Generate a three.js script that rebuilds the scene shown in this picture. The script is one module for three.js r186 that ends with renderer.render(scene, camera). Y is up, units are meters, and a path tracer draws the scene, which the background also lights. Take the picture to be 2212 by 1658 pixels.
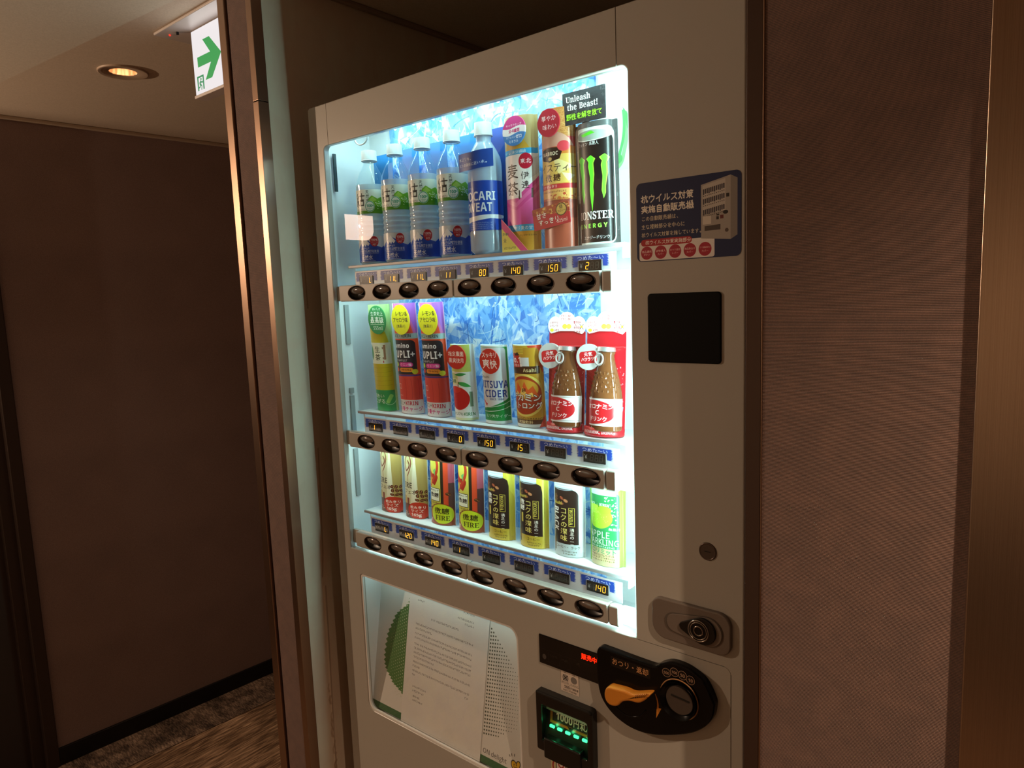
import * as THREE from 'three';
import { RoundedBoxGeometry } from 'three/addons/geometries/RoundedBoxGeometry.js';
import { mergeGeometries } from 'three/addons/utils/BufferGeometryUtils.js';
import { RectAreaLightUniformsLib } from 'three/addons/lights/RectAreaLightUniformsLib.js';
import { Brush, Evaluator, SUBTRACTION } from 'three-bvh-csg';

// ---------------------------------------------------------------- camera, exposure, lamps
const scene = new THREE.Scene();
scene.background = new THREE.Color(0x000000);
const camera = new THREE.PerspectiveCamera(56.851, 2212 / 1658, 0.02, 40);
camera.rotation.order = 'YXZ';
camera.position.set(1.1541, 1.5126, 0.82);
camera.rotation.set(-0.12519, 0.696, -0.03759);
scene.add(camera);
const renderer = new THREE.WebGLRenderer({ antialias: true });
renderer.toneMapping = THREE.LinearToneMapping;
renderer.toneMappingExposure = 1.0;
renderer.shadowMap.enabled = true;
RectAreaLightUniformsLib.init();

const CEIL = 2.113, ZP = 0.0664, XA = -0.0555, XR = 0.857;   // ceiling height, plane of the corridor wall, alcove sides
const WARM = [1.0, 0.70, 0.47], COOL = [0.60, 1.0, 0.97];
// downlights: x, z, candela, depth of the lamp in its can
const DOWNLIGHTS = [
  { x: -0.80, z: -0.02, cd: 0.5, depth: 0.055, label: 'recessed ceiling downlight with gold reflector in the side corridor' },
  { x: 1.61, z: 0.52, cd: 7.5, depth: 0.02, label: 'recessed ceiling downlight in front of the steel door jamb' },
  { x: 0.95, z: 1.95, cd: 5.5, depth: 0.024, label: 'added recessed downlight brightening the pale wall mirrored in the steel jamb' },  // added lamp, brightens what the steel jamb mirrors
];
const WALL_LAMP = 5;   // candela of the wall lamp that lights the hall from the far left

// ---------------------------------------------------------------- helpers
const merged = (list) => mergeGeometries(list.map((g) => (g.index ? g.toNonIndexed() : g)));
let seed = 7;
const rnd = () => { seed = (seed * 1664525 + 1013904223) >>> 0; return seed / 4294967296; };
const rr = (a, b) => a + (b - a) * rnd();
const taken = {};
const numbered = (n) => { taken[n] = (taken[n] ?? -1) + 1; return taken[n] ? n + '_' + String(taken[n]).padStart(3, '0') : n; };
function tag(o, label, category, group, kind) {
  o.userData.label = label; o.userData.category = category;
  if (group) o.userData.group = group;
  if (kind) o.userData.kind = kind;
  return o;
}
function mesh(name, geo, mat, parent = scene) {
  const m = new THREE.Mesh(geo, mat);
  m.name = parent === scene ? numbered(name) : name;
  m.castShadow = m.receiveShadow = true;
  parent.add(m);
  return m;
}
function group(name, label, category, pos = [0, 0, 0], grp) {
  const g = new THREE.Group(); g.name = numbered(name); g.position.set(...pos); scene.add(g);
  return tag(g, label, category, grp);
}
const struct = (name, geo, mat, label, category = 'wall') => tag(mesh(name, geo, mat), label, category, null, 'structure');
const bx = (x0, x1, y0, y1, z0, z1) => new THREE.BoxGeometry(x1 - x0, y1 - y0, z1 - z0).translate((x0 + x1) / 2, (y0 + y1) / 2, (z0 + z1) / 2);
const rbx = (x0, x1, y0, y1, z0, z1, r = 0.003, s = 3) => new RoundedBoxGeometry(x1 - x0, y1 - y0, z1 - z0, s, r).translate((x0 + x1) / 2, (y0 + y1) / 2, (z0 + z1) / 2);
function worldUV(geo) {   // uv in metres, taken from the surface's own directions
  geo = geo.index ? geo.toNonIndexed() : geo;
  const p = geo.attributes.position, n = geo.attributes.normal, uv = new Float32Array(p.count * 2);
  for (let i = 0; i < p.count; i++) {
    const ax = Math.abs(n.getX(i)), ay = Math.abs(n.getY(i)), az = Math.abs(n.getZ(i));
    const [u, v] = ay > ax && ay > az ? [p.getX(i), p.getZ(i)] : ax > az ? [p.getZ(i), p.getY(i)] : [p.getX(i), p.getY(i)];
    uv[i * 2] = u; uv[i * 2 + 1] = v;
  }
  geo.setAttribute('uv', new THREE.BufferAttribute(uv, 2));
  return geo;
}
function rrShape(x0, x1, y0, y1, r) {
  const s = new THREE.Shape(), [a, b, c, d] = Array.isArray(r) ? r : [r, r, r, r];   // bl br tr tl
  s.moveTo(x0 + a, y0); s.lineTo(x1 - b, y0); if (b) s.absarc(x1 - b, y0 + b, b, -Math.PI / 2, 0);
  s.lineTo(x1, y1 - c); if (c) s.absarc(x1 - c, y1 - c, c, 0, Math.PI / 2);
  s.lineTo(x0 + d, y1); if (d) s.absarc(x0 + d, y1 - d, d, Math.PI / 2, Math.PI);
  s.lineTo(x0, y0 + a); if (a) s.absarc(x0 + a, y0 + a, a, Math.PI, Math.PI * 1.5);
  return s;
}
const ext = (shape, depth, bevel = 0, seg = 10) => new THREE.ExtrudeGeometry(shape, { depth: depth - bevel, bevelEnabled: bevel > 0, bevelSize: bevel, bevelThickness: bevel, bevelOffset: -bevel, bevelSegments: 3, curveSegments: seg });
const splineShape = (pts) => { const s = new THREE.Shape(); s.setFromPoints(new THREE.CatmullRomCurve3(pts.map(([x, y]) => new THREE.Vector3(x, y, 0)), true, 'catmullrom', 0.5).getPoints(pts.length * 6).map((p) => new THREE.Vector2(p.x, p.y))); return s; };
function fitUV(geo, x0, x1, y0, y1) {   // uv 0..1 over a rectangle of the face
  const p = geo.attributes.position, uv = new Float32Array(p.count * 2);
  for (let i = 0; i < p.count; i++) { uv[i * 2] = (p.getX(i) - x0) / (x1 - x0); uv[i * 2 + 1] = (p.getY(i) - y0) / (y1 - y0); }
  geo.setAttribute('uv', new THREE.BufferAttribute(uv, 2));
  return geo;
}

// ---------------------------------------------------------------- lettering: strokes of each sign on a grid of 100
const G = {
  つ: '~8 40 45 24 82 34 86 58 66 80 34 84', め: '~24 24 34 60 48 80|~62 14 52 50 28 84 14 74 22 46 56 32 84 50 80 76 60 90',
  た: '10 30 56 26|~36 8 28 50 12 92|~58 48 76 46 90 48|~60 66 62 84 92 86', '〜': '~8 56 28 40 50 52 72 62 92 46', い: '~18 22 16 56 26 82 38 66|~72 28 84 48 86 70',
  お: '10 32 62 30|~36 8 36 82 18 86 14 70 44 50 76 52 86 72 64 90|~70 16 88 32', し: '~32 8 30 66 46 90 70 84 86 64', さ: '10 34 88 28|~50 8 64 44 76 60|~70 60 40 56 24 74 40 90 70 90',
  の: '~52 24 46 64 26 82 12 64 26 32 60 20 88 42 82 74 58 90', こ: '~22 22 50 24 78 20|~20 66 30 84 60 86 84 80', は: '~18 12 14 60 20 92|44 34 92 32|~70 10 70 76 52 90 42 76 60 68 92 88',
  な: '8 28 52 26|~34 8 26 44 10 68|~68 18 84 30|~66 44 66 80 46 90 36 78 56 70 88 88', に: '~18 12 14 60 20 92|52 28 86 28|~48 64 54 84 90 84', て: '10 22 90 18|~86 20 50 44 46 72 76 90',
  す: '8 26 92 26|~58 6 58 54 40 66 34 50 50 44 60 60 38 94', を: '12 22 84 20|~48 4 34 44 16 62|~16 62 44 46 56 60 56 76|~90 40 50 58 30 78 50 92 84 90',
  き: '14 20 80 16|12 38 86 32|~44 4 62 40 76 58|~72 58 36 58 24 74 42 90 72 90', や: '~8 48 50 30 84 34 84 52 64 58|~50 10 58 22|~24 20 40 60 52 94',
  か: '~8 34 62 30 62 66 50 88 38 78|~34 8 28 54 8 88|~72 26 86 42 92 58', わ: '10 30 44 26|28 6 28 94|44 26 10 74|~12 72 52 38 84 42 86 70 58 90', り: '~26 10 22 40 30 54|~70 8 76 44 64 74 42 94',
  え: '~40 6 58 14|20 34 72 30 12 90|~42 62 56 62 58 86 90 86', ま: '14 22 86 22|18 44 82 44|~52 4 52 78 34 90 20 80 38 70 84 88', よ: '52 26 84 24|~52 6 52 78 34 90 18 80 34 70 84 88',
  も: '~44 6 34 70 50 92 78 84 80 60|12 36 70 36|12 56 70 58', と: '~32 8 42 48|~80 30 36 50 22 74 42 90 84 86', る: '20 16 76 14 16 62|~18 60 56 40 86 58 78 84 50 90 40 78 54 72 66 84',
  '゛': '20 20 50 80|60 10 90 70', 'っ': '=つ 15 35 70 60', ば: '=は 0 0 92 100,゛ 72 0 28 28', が: '=か 0 0 95 100,゛ 74 0 26 28', で: '=て 0 0 100 100,゛ 66 36 26 28',
  ア: '8 18 90 18 70 40 58 50|~50 34 44 70 16 94', イ: '~80 8 50 38 10 58|54 36 54 96', ウ: '50 4 50 22|14 48 14 24 88 24 80 58 38 94', エ: '18 20 82 20|50 20 50 82|8 82 92 82', オ: '8 32 92 32|62 6 62 92 44 86|~60 34 40 64 8 82',
  カ: '10 30 86 30 80 90 60 82|~44 6 42 52 10 94', キ: '14 32 82 26|8 60 92 52|44 4 60 96', ク: '~38 4 28 30 10 50|32 22 84 22 68 62 26 96', コ: '16 20 84 20 84 88|12 84 84 84', サ: '6 32 94 32|30 8 30 60|70 8 68 60 36 96',
  シ: '20 16 40 28|10 42 30 54|~14 88 56 76 90 28', ス: '16 18 80 18 60 56 10 92|54 58 90 92', セ: '8 42 92 30 74 60|36 8 36 78 48 88 88 86', タ: '~40 4 28 32 10 52|32 22 84 22 66 64 24 96|34 46 66 68', チ: '~82 10 50 20 16 22|6 46 94 46|52 20 52 60 24 94',
  ッ: '18 40 26 62|44 34 52 56|82 40 70 72 36 94', ツ: '14 20 26 46|46 14 56 40|~88 20 76 60 30 94', テ: '22 14 80 14|6 40 94 40|54 40 50 70 24 96', ト: '34 4 34 96|36 36 82 60', ナ: '8 34 94 34|52 6 50 56 20 96', ネ: '50 4 56 18|14 28 80 28 10 70|50 50 50 97|56 54 88 76',
  ハ: '~34 22 24 60 8 86|~64 22 82 54 94 86', ヒ: '22 8 22 76 34 86 88 84|84 24 24 48', フ: '12 18 86 18 74 62 28 96', ホ: '8 30 92 30|50 6 50 92 36 86|28 46 12 78|72 46 90 76', ミ: '22 12 78 26|24 42 74 54|14 74 84 92', モ: '18 18 82 18|8 50 92 50|44 18 44 78 56 88 88 86',
  ャ: '14 50 84 38 66 66|40 26 56 96', ェ: '26 44 78 44|52 44 52 88|14 88 90 88', ィ: '~76 34 50 60 18 74|56 58 56 98', ラ: '22 14 78 14|12 38 86 38 74 70 30 96', リ: '24 10 24 60|74 8 74 50 62 78 34 96', ル: '~30 14 28 60 8 88|60 10 60 84 94 58', レ: '24 8 24 88 86 48',
  ロ: '16 20 16 86|16 20 84 20 84 86|16 82 84 82', ン: '14 20 38 36|~12 86 58 70 90 26', ー: '10 52 90 52', '・': '46 50 54 50', '、': '20 70 40 92', '。': '~30 66 46 80 30 94 14 80 30 66',
  ジ: '=シ 0 0 95 100,゛ 70 0 28 28', ズ: '=ス 0 0 95 100,゛ 74 0 26 28', ゼ: '=セ 0 0 95 100,゛ 74 0 26 26', デ: '=テ 0 0 95 100,゛ 76 0 24 26', ド: '=ト 0 0 95 100,゛ 60 4 30 28', バ: '=ハ 0 0 95 100,゛ 70 0 28 28', ボ: '=ホ 0 0 95 100,゛ 74 0 26 26', グ: '=ク 0 0 95 100,゛ 74 0 26 26',
  み: '20 18 58 16 30 76|~30 76 12 80 14 60 50 54 92 74|~78 40 72 70 56 94', ビ: '=ヒ 0 0 95 100,゛ 74 0 26 26', ダ: '=タ 0 0 95 100,゛ 76 0 24 26', パ: '=ハ 0 0 95 100,゜ 74 2 24 24', '゜': '~50 10 85 50 50 90 15 50 50 10', ワ: '14 44 14 18 86 18 78 60 36 96', プ: '=フ 0 0 95 100,゜ 78 2 22 22',
  着: '34 2 42 12|66 2 58 12|14 14 86 14|20 26 80 26|6 38 94 38|50 14 50 38|46 38 8 80|34 50 34 96|34 50 78 50 78 96|34 66 78 66|34 80 78 80|34 94 78 94', 色: '40 2 12 34|34 14 70 14 56 32|20 32 20 84 32 92 88 90 90 76|20 32 80 32 80 60 20 60|50 32 50 60', 斗: '24 14 40 28|16 38 34 52|8 70 94 58|68 4 68 97', 料: '=米 0 0 50 100,斗 48 0 52 100', 不: '10 12 90 12|52 14 34 44 8 64|50 34 50 97|58 42 90 66', 保: '=亻 0 0 34 100,呆 30 0 70 100', 呆: '22 40 22 8 80 8 80 40 22 40|6 54 94 54|50 40 50 97|48 56 8 88|52 56 92 88', 存: '8 20 92 20|42 4 32 36 6 60|24 44 24 97|44 42 84 42 66 56|66 56 66 92 52 90|40 66 96 66', 矢: '30 4 14 34|24 20 84 20|8 48 92 48|52 22 46 56 8 96|52 50 66 74 94 96', 三: '16 16 84 16|22 50 78 50|6 86 94 86', 酸: '=酉 0 0 48 100,夋 48 0 52 100', 酉: '6 8 94 8|16 97 16 28 84 28 84 97|40 8 38 46 22 60|60 8 60 56 82 56|16 72 84 72|16 94 84 94', 夋: '46 4 20 34 80 30|68 18 88 42|34 44 14 62|62 44 86 60|40 56 12 80|36 64 80 64 60 84 10 98|36 72 92 98', 炭: '50 2 50 22|18 8 18 24 82 24 82 8|12 36 92 36|20 36 18 66 4 96|36 50 32 66|76 48 66 62|54 44 52 70 22 97|54 66 92 97', 配: '=酉 0 0 50 100,己 48 0 52 100', 己: '14 14 84 14 84 46|18 46 84 46|18 46 18 82 30 92 90 90 92 74', 合: '50 4 8 44|50 4 92 44|30 46 70 46|24 94 24 62 76 62 76 94|24 92 76 92', 量: '24 30 24 6 76 6 76 30 24 30|24 18 76 18|6 40 94 40|22 68 22 48 78 48 78 68 22 68|22 58 78 58|50 48 50 92|16 80 84 80|6 94 94 94', 超: '=走 0 0 60 100,召 52 4 46 70', 走: '20 18 80 18|50 4 50 40|8 40 92 40|50 42 50 86|52 60 84 60|26 52 22 74 6 96|20 76 50 92 100 92', 召: '=刀 0 0 100 52,口 4 46 92 56', 麗: '8 8 46 8|54 8 92 8|12 30 12 16 42 16 42 30|58 30 58 16 88 16 88 30|50 32 50 42|12 44 94 44|14 44 14 70 4 97|34 44 34 66 90 66|62 44 62 66|28 56 90 56|30 74 30 94 52 88|60 74 60 92 94 92', 香: '72 4 22 12|8 26 92 26|50 10 50 50|48 28 10 54|52 28 90 54|28 97 28 58 74 58 74 97|28 76 74 76|28 94 74 94', 東: '10 16 90 16|22 62 22 30 78 30 78 62 22 62|22 46 78 46|50 4 50 97|48 64 8 92|52 64 92 92', 北: '38 6 38 96|6 36 38 36|4 84 38 74|62 6 62 82 72 92 94 90 96 74|64 44 92 30', 補: '=木 0 0 44 100,用 42 0 56 100', 給: '=糸 0 0 44 100,合 42 0 58 100', 厳: '20 2 28 14|48 2 50 14|78 2 70 14|10 18 92 18|14 18 12 60 2 97|26 32 56 32|30 44 30 92|50 44 50 97|22 92 58 86|30 60 50 60|30 74 50 74|70 26 58 56|64 40 96 40|88 42 78 70 56 97|66 56 80 80 97 97',
  口: '20 25 20 85|20 25 80 25 80 85|20 82 80 82', 木: '8 32 92 32|50 5 50 97|50 34 38 60 8 82|50 34 65 62 94 82', 禾: '72 8 20 18|8 38 92 38|50 15 50 97|48 40 8 80|52 40 94 80', 米: '22 12 32 34|78 12 66 34|8 48 92 48|50 5 50 97|48 50 10 88|52 50 92 88',
  糸: '48 5 22 30 50 45|76 22 22 60 82 58|50 58 50 97|28 68 14 90|70 66 88 88', 亻: '60 5 15 50|42 32 42 97', 氵: '25 12 48 26|12 42 38 56|12 92 45 64', 士: '5 35 95 35|50 5 50 85|20 88 80 88', 吉: '=士 0 0 100 58,口 5 44 90 56', 扌: '10 30 85 30|55 5 55 88 30 82|8 68 85 50',
  火: '28 28 20 55|80 24 66 50|50 6 48 50 10 94|50 48 90 94', 忄: '12 34 22 54|48 5 48 97|72 28 86 46', 金: '50 4 8 40|50 4 94 40|30 42 70 42|12 60 88 60|50 42 50 90|28 68 36 84|72 68 62 84|6 94 94 94', 食: '50 4 8 40|50 4 92 40|50 22 50 34|25 40 25 92 60 84|25 40 75 40 75 64|25 52 75 52|25 64 75 64|50 66 92 94',
  彳: '58 5 12 38|62 32 10 66|40 52 40 97', 貝: '28 8 28 72|28 8 72 8 72 72|28 29 72 29|28 50 72 50|28 70 72 70|38 74 14 96|62 74 88 96', 力: '10 32 82 32 76 90 56 84|46 6 42 50 10 94', 又: '12 18 82 18 60 60 12 94|25 36 50 68 92 92', 寸: '6 30 94 30|65 5 65 92 45 86|25 48 40 66',
  辶: '18 10 32 26|6 45 30 45 30 74 8 92|18 82 40 92 96 92', 攵: '36 4 12 46|24 26 92 26|66 28 50 66 10 96|30 44 60 80 94 94', 大: '8 34 92 34|50 6 48 44 8 94|50 40 68 70 94 94', 天: '15 14 85 14|8 46 92 46|50 14 48 50 8 94|50 48 66 74 94 94', 水: '50 4 50 92 36 86|8 36 38 36 30 62 6 84|88 24 58 46|54 38 70 66 96 86',
  用: '20 10 20 60 6 94|20 10 84 10 84 90 68 88|20 36 84 36|20 62 84 62|52 10 52 94', 一: '8 50 92 50', 上: '48 8 48 88|50 44 84 44|6 90 94 90', 中: '14 26 14 68|14 26 86 26 86 68|14 64 86 64|50 4 50 97', 人: '50 6 46 46 6 94|50 40 64 68 94 94', 入: '30 10 50 10 58 50 94 94|54 36 36 70 6 94',
  分: '36 6 24 34 4 56|62 6 74 32 96 54|26 54 76 54 70 92 54 86|46 56 38 78 14 96', 円: '16 96 16 10 84 10 84 92 70 90|50 10 50 50|16 50 84 50', 乚: '22 6 22 80 36 90 90 88 92 70', 札: '=木 0 0 52 100,乚 48 0 52 100', 元: '24 14 76 14|6 42 94 42|36 44 30 76 6 94|62 42 62 82 72 90 92 86 94 72',
  心: '14 44 8 74|36 30 38 80 52 92 78 86 82 70|48 14 62 34|80 38 94 64', 主: '42 4 56 16|12 28 88 28|18 56 82 56|50 28 50 90|6 92 94 92', 生: '32 8 12 42|22 30 86 30|20 58 80 58|52 6 52 90|6 92 94 92', 史: '14 56 14 24 86 24 86 56|14 54 86 54|52 6 48 60 8 94|24 58 50 80 94 94', 甘: '6 30 94 30|28 6 28 94|72 6 72 94|28 60 72 60|28 90 72 90',
  自: '50 4 38 18|22 96 22 18 80 18 80 96|22 43 80 43|22 67 80 67|22 92 80 92', 全: '50 4 8 44|50 4 92 44|26 46 74 46|22 68 78 68|50 46 50 92|8 92 92 92', 身: '50 4 40 14|28 66 28 14 74 14 74 92 60 88|28 32 74 32|28 50 74 50|8 70 74 66|92 50 50 80 10 96', 本: '8 26 92 26|50 4 50 97|50 28 36 56 6 78|50 28 66 56 94 78|32 74 68 74',
  体: '=亻 0 0 36 100,本 30 0 70 100', 斤: '82 6 28 16|28 14 26 50 8 90|28 44 94 44|66 44 66 96', 近: '=辶 0 0 100 100,斤 34 4 62 78', 結: '=糸 0 0 44 100,吉 42 2 58 96', 然: '30 6 20 26 6 44|24 20 52 20 40 44 10 62|24 30 38 40|54 28 96 28|74 6 72 32 52 62|74 32 94 60|84 10 92 20|14 74 8 94|38 74 42 92|62 74 68 92|86 74 94 94',
  吏: '8 20 92 20|22 56 22 34 80 34 80 56|22 54 80 54|50 6 48 62 8 94|22 62 52 82 94 94', 使: '=亻 0 0 34 100,吏 30 0 70 100', 麦: '14 14 86 14|20 30 80 30|8 46 92 46|50 4 50 46|42 48 30 66 12 78|38 60 78 60 54 84 10 97|36 66 60 84 94 96', 茶: '8 18 92 18|32 6 32 30|68 6 68 30|50 26 8 56|50 26 92 56|20 62 80 62|50 48 50 92 40 88|34 70 18 88|66 70 84 88',
  尹: '16 16 78 16 78 62|4 38 94 38|16 62 78 62|48 16 44 60 12 96', 伊: '=亻 0 0 34 100,尹 30 0 70 100', 幸: '24 14 76 14|50 4 50 28|10 28 90 28|34 32 40 42|66 32 60 42|18 44 82 44|20 56 80 56|10 70 90 70|50 44 50 88', 達: '=辶 0 0 100 100,幸 34 0 62 88', 重: '78 6 24 12|8 24 92 24|20 36 80 36 80 64 20 64 20 36|20 50 80 50|50 8 50 90|14 77 86 77|6 92 94 92',
  種: '=禾 0 0 42 100,重 40 0 60 100', 頁: '8 8 92 8|48 8 40 22|24 74 24 22 76 22 76 74|24 40 76 40|24 57 76 57|24 74 76 74|36 78 10 96|64 78 92 96', 類: '=米 0 0 50 50,大 0 50 50 48,頁 50 0 50 100', 華: '8 14 92 14|34 4 34 24|66 4 66 24|14 32 86 32|6 54 94 54|30 24 30 54|70 24 70 54|14 72 86 72|50 32 50 97',
  未: '16 24 84 24|6 48 94 48|50 4 50 97|50 50 34 72 6 88|50 50 66 72 94 88', 味: '=口 -6 0 46 88,未 34 0 66 100', 徴: '16 8 16 30|50 2 50 30|84 8 84 30|16 30 84 30|10 44 90 44|28 56 28 78 8 96|28 56 70 56 70 84 90 90', 微: '=彳 0 0 34 100,徴 28 0 38 100,攵 60 0 40 100', 唐: '50 2 50 12|14 14 94 14|14 14 12 60 2 94|30 28 84 28 84 52|22 40 94 40|30 52 84 52|58 18 58 66|34 94 34 68 82 68 82 94|34 92 82 92',
  糖: '=米 0 2 42 96,唐 38 0 62 100', 氐: '80 6 22 16|22 14 22 84 48 72|22 44 92 44|54 14 62 60 80 84 94 70|20 94 70 94', 低: '=亻 0 0 34 100,氐 28 0 72 100', 里: '16 50 16 8 84 8 84 50|16 29 84 29|16 50 84 50|50 8 50 90|14 70 86 70|6 92 94 92', 予: '16 10 80 10 50 30|30 26 62 42|6 50 92 50 82 66|50 50 50 92 34 86', 野: '=里 0 0 52 100,予 50 0 50 100',
  性: '=忄 0 0 34 100,生 30 0 70 100', 角: '40 4 10 36|36 16 70 16 56 34|22 34 22 66 8 94|22 34 82 34 82 90 68 88|22 52 82 52|22 70 82 70|52 34 52 70', 刀: '10 14 86 14 80 90 58 82|44 16 36 60 8 94', 牛: '30 8 14 40|24 28 86 28|6 58 94 58|52 6 52 97', 解: '=角 0 0 48 100,刀 48 0 50 46,牛 48 46 52 54', 方: '50 4 50 20|6 24 94 24|38 24 34 60 8 94|36 48 80 48 74 90 54 84', 放: '=方 0 0 50 100,攵 46 0 54 100',
  日: '25 92 25 10 75 10 75 92|25 50 75 50|25 88 75 88', 耳: '6 12 94 12|28 12 28 80|72 12 72 97|28 34 72 34|28 56 72 56|4 84 96 74', 取: '=耳 0 0 54 100,又 48 6 52 90', 最: '=日 10 0 80 42,取 0 40 100 60', 高: '50 2 50 12|8 14 92 14|30 42 30 24 70 24 70 42 30 42|14 97 14 54 86 54 86 92 74 94|34 86 34 66 66 66 66 86|34 84 66 84', 及: '12 14 70 14 58 40 86 40 66 70 20 96|34 16 30 60 6 94|34 46 56 76 94 94', 級: '=糸 0 0 44 100,及 42 0 58 100',
  広: '50 2 50 14|12 16 94 16|14 16 14 60 2 94|50 32 30 82 82 78|68 58 90 92', 無: '30 4 12 28|24 18 86 18|8 40 92 40|6 64 94 64|24 18 24 64|42 18 42 64|60 18 60 64|78 18 78 64|18 76 10 94|40 76 44 92|62 76 66 92|84 76 94 94', 果: '20 48 20 8 80 8 80 48 20 48|20 28 80 28|50 8 50 97|6 62 94 62|48 64 8 92|52 64 92 92', 十: '6 46 94 46|50 8 50 97', 汁: '=氵 0 0 42 100,十 34 0 66 100',
  栄: '22 6 30 22|50 2 50 22|78 6 70 22|10 46 10 30 90 30 88 46|10 58 90 58|50 44 50 97|48 60 12 90|52 60 90 90', 養: '34 2 42 12|66 2 58 12|16 14 84 14|22 25 78 25|8 38 92 38|50 14 50 38|46 38 8 62|54 38 94 62|32 54 32 94 56 88|32 54 70 54 70 76|32 65 70 65|32 76 70 76|54 78 88 96', 旨: '80 8 26 26|24 6 24 36 36 42 86 40 88 30|24 96 24 54 80 54 80 96|24 74 80 74|24 94 80 94', 指: '=扌 0 0 40 100,旨 36 0 64 100',
  定: '50 2 50 14|10 32 10 18 90 18 88 32|26 40 74 40|50 40 50 88|52 62 82 62|28 54 24 76 6 96|22 78 50 92 96 92', 農: '18 40 18 6 82 6 82 40 18 40|18 23 82 23|40 2 40 40|60 2 60 40|12 50 92 50|14 50 14 76 4 96|30 62 84 62|20 74 94 74|34 74 34 94 54 88|50 76 92 96|84 78 66 86', 園: '8 96 8 6 92 6 92 96|8 92 92 92|30 20 70 20|50 12 50 32|20 32 80 32|32 42 32 56 68 56 68 42 32 42|48 58 20 80|46 68 46 84|52 58 80 84|74 62 62 70',
  実: '50 2 50 14|10 32 10 18 90 18 88 32|20 40 80 40|24 54 76 54|6 68 94 68|50 30 48 68 10 96|52 68 90 96', 爽: '6 16 94 16|50 4 46 60 6 97|52 40 66 72 94 96|16 28 34 42|34 28 16 42|16 52 34 66|34 52 16 66|64 28 84 42|84 28 64 42|64 52 84 66|84 52 64 66', 夬: '18 24 76 24 76 50|4 50 96 50|48 4 46 54 6 96|50 52 66 76 94 96', 快: '=忄 0 0 36 100,夬 30 0 70 100', 気: '30 4 10 34|26 18 90 18|24 32 78 32|12 46 72 46 74 80 92 94 96 76|24 60 56 92|56 58 16 94',
  欠: '34 4 10 42|24 26 88 26 74 44|48 34 42 64 8 96|50 56 66 80 94 96', 飲: '=食 0 0 50 100,欠 48 0 52 100', 尭: '22 12 78 12|50 2 50 28|8 28 92 28|28 18 28 44|72 18 72 44|6 50 94 50|36 52 30 78 6 96|64 50 64 86 92 90 94 76', 焼: '=火 0 0 40 100,尭 38 0 62 100', 罙: '10 30 10 12 90 12 88 30|36 20 30 34 12 46|62 20 66 34 88 40|8 58 92 58|50 42 50 97|48 60 10 90|52 60 92 90', 深: '=氵 0 0 42 100,罙 34 0 66 100',
  㒼: '8 16 92 16|32 4 32 28|68 4 68 28|12 97 12 38 88 38 88 92 76 94|50 16 50 70|30 52 30 76 70 76 70 52', 満: '=氵 0 0 42 100,㒼 34 0 66 100', 足: '26 36 26 8 76 8 76 36 26 36|50 38 50 86|52 58 82 58|28 50 24 74 6 96|22 76 50 92 96 92', 亢: '50 4 50 18|8 22 92 22|32 38 30 72 8 96|32 38 68 38 68 84 78 90 94 86 94 70', 抗: '=扌 0 0 42 100,亢 38 0 62 100', 文: '50 4 50 18|8 22 92 22|30 26 50 60 94 94|72 26 48 66 8 96', 対: '=文 0 0 52 100,寸 48 0 52 100',
  策: '28 2 10 22|20 12 46 12|34 14 38 24|70 2 54 22|64 12 94 12|78 14 82 24|10 36 90 36|22 48 22 66 78 66 78 48 22 48|50 28 50 97|48 68 10 92|52 68 92 92', 也: '36 4 10 36|24 22 94 22|12 56 84 40 82 66 70 68|48 32 48 78|30 44 30 84 44 92 90 90 94 76', 施: '=方 0 0 46 100,也 42 0 58 100', 動: '=重 0 0 58 100,力 52 0 48 100', 反: '14 12 92 12|18 12 16 56 2 94|24 36 80 36 62 70 20 96|34 42 60 78 94 94', 販: '=貝 -8 0 54 100,反 42 0 58 100',
  売: '14 14 86 14|50 2 50 32|24 32 76 32|10 60 10 46 90 46 88 60|38 52 34 78 8 96|62 52 62 86 72 92 92 88 94 74', 幾: '26 2 12 22 30 30 10 48|30 40 40 52|60 4 70 60 94 94 96 76|80 2 70 18 86 26 72 44|88 38 94 50|6 56 94 56|26 56 22 78 6 96|28 68 46 88|88 62 70 80 48 96', 機: '=木 0 0 44 100,幾 38 0 62 100', 妾: '50 2 50 12|12 14 88 14|32 20 38 34|68 20 60 34|6 38 94 38|44 42 30 70 74 96|70 56 54 80 14 97|4 60 96 60', 接: '=扌 0 0 40 100,妾 36 0 64 100',
  虫: '14 54 14 24 86 24 86 54 14 54|50 4 50 84|8 88 88 82|74 68 92 94', 触: '=角 0 0 50 100,虫 48 0 52 100', 咅: '50 2 50 14|14 16 86 16|30 22 36 38|70 22 62 38|6 42 94 42|22 94 22 56 78 56 78 94|22 92 78 92', 阝: '20 8 20 97|20 8 80 8 52 40 84 56 80 74 52 76', 部: '=咅 0 0 60 100,阝 56 0 44 100', 商: '50 2 50 12|8 14 92 14|34 18 38 28|66 18 62 28|12 97 12 32 88 32 88 92 76 94|40 36 26 52|58 36 62 50 80 50|32 60 32 84 68 84 68 60 32 60',
  品: '=口 20 -8 60 56,口 -6 44 58 56,口 48 44 58 56', 巽: '8 8 44 8 44 24 8 24 8 38 48 38|56 8 92 8 92 24 56 24 56 38 96 38|12 54 88 54|32 42 32 72|68 42 68 72|4 72 96 72|32 78 14 96|68 78 86 96', 選: '=辶 0 0 100 100,巽 34 0 64 84', 尺: '18 10 82 10 82 42 18 42|18 10 18 50 4 96|48 44 66 76 96 96', 択: '=扌 0 0 42 100,尺 38 0 62 100', 氏: '82 6 22 16|22 14 22 86 50 74|22 46 94 46|54 14 60 60 82 90 94 72', 紙: '=糸 0 0 44 100,氏 42 0 58 100',
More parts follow.
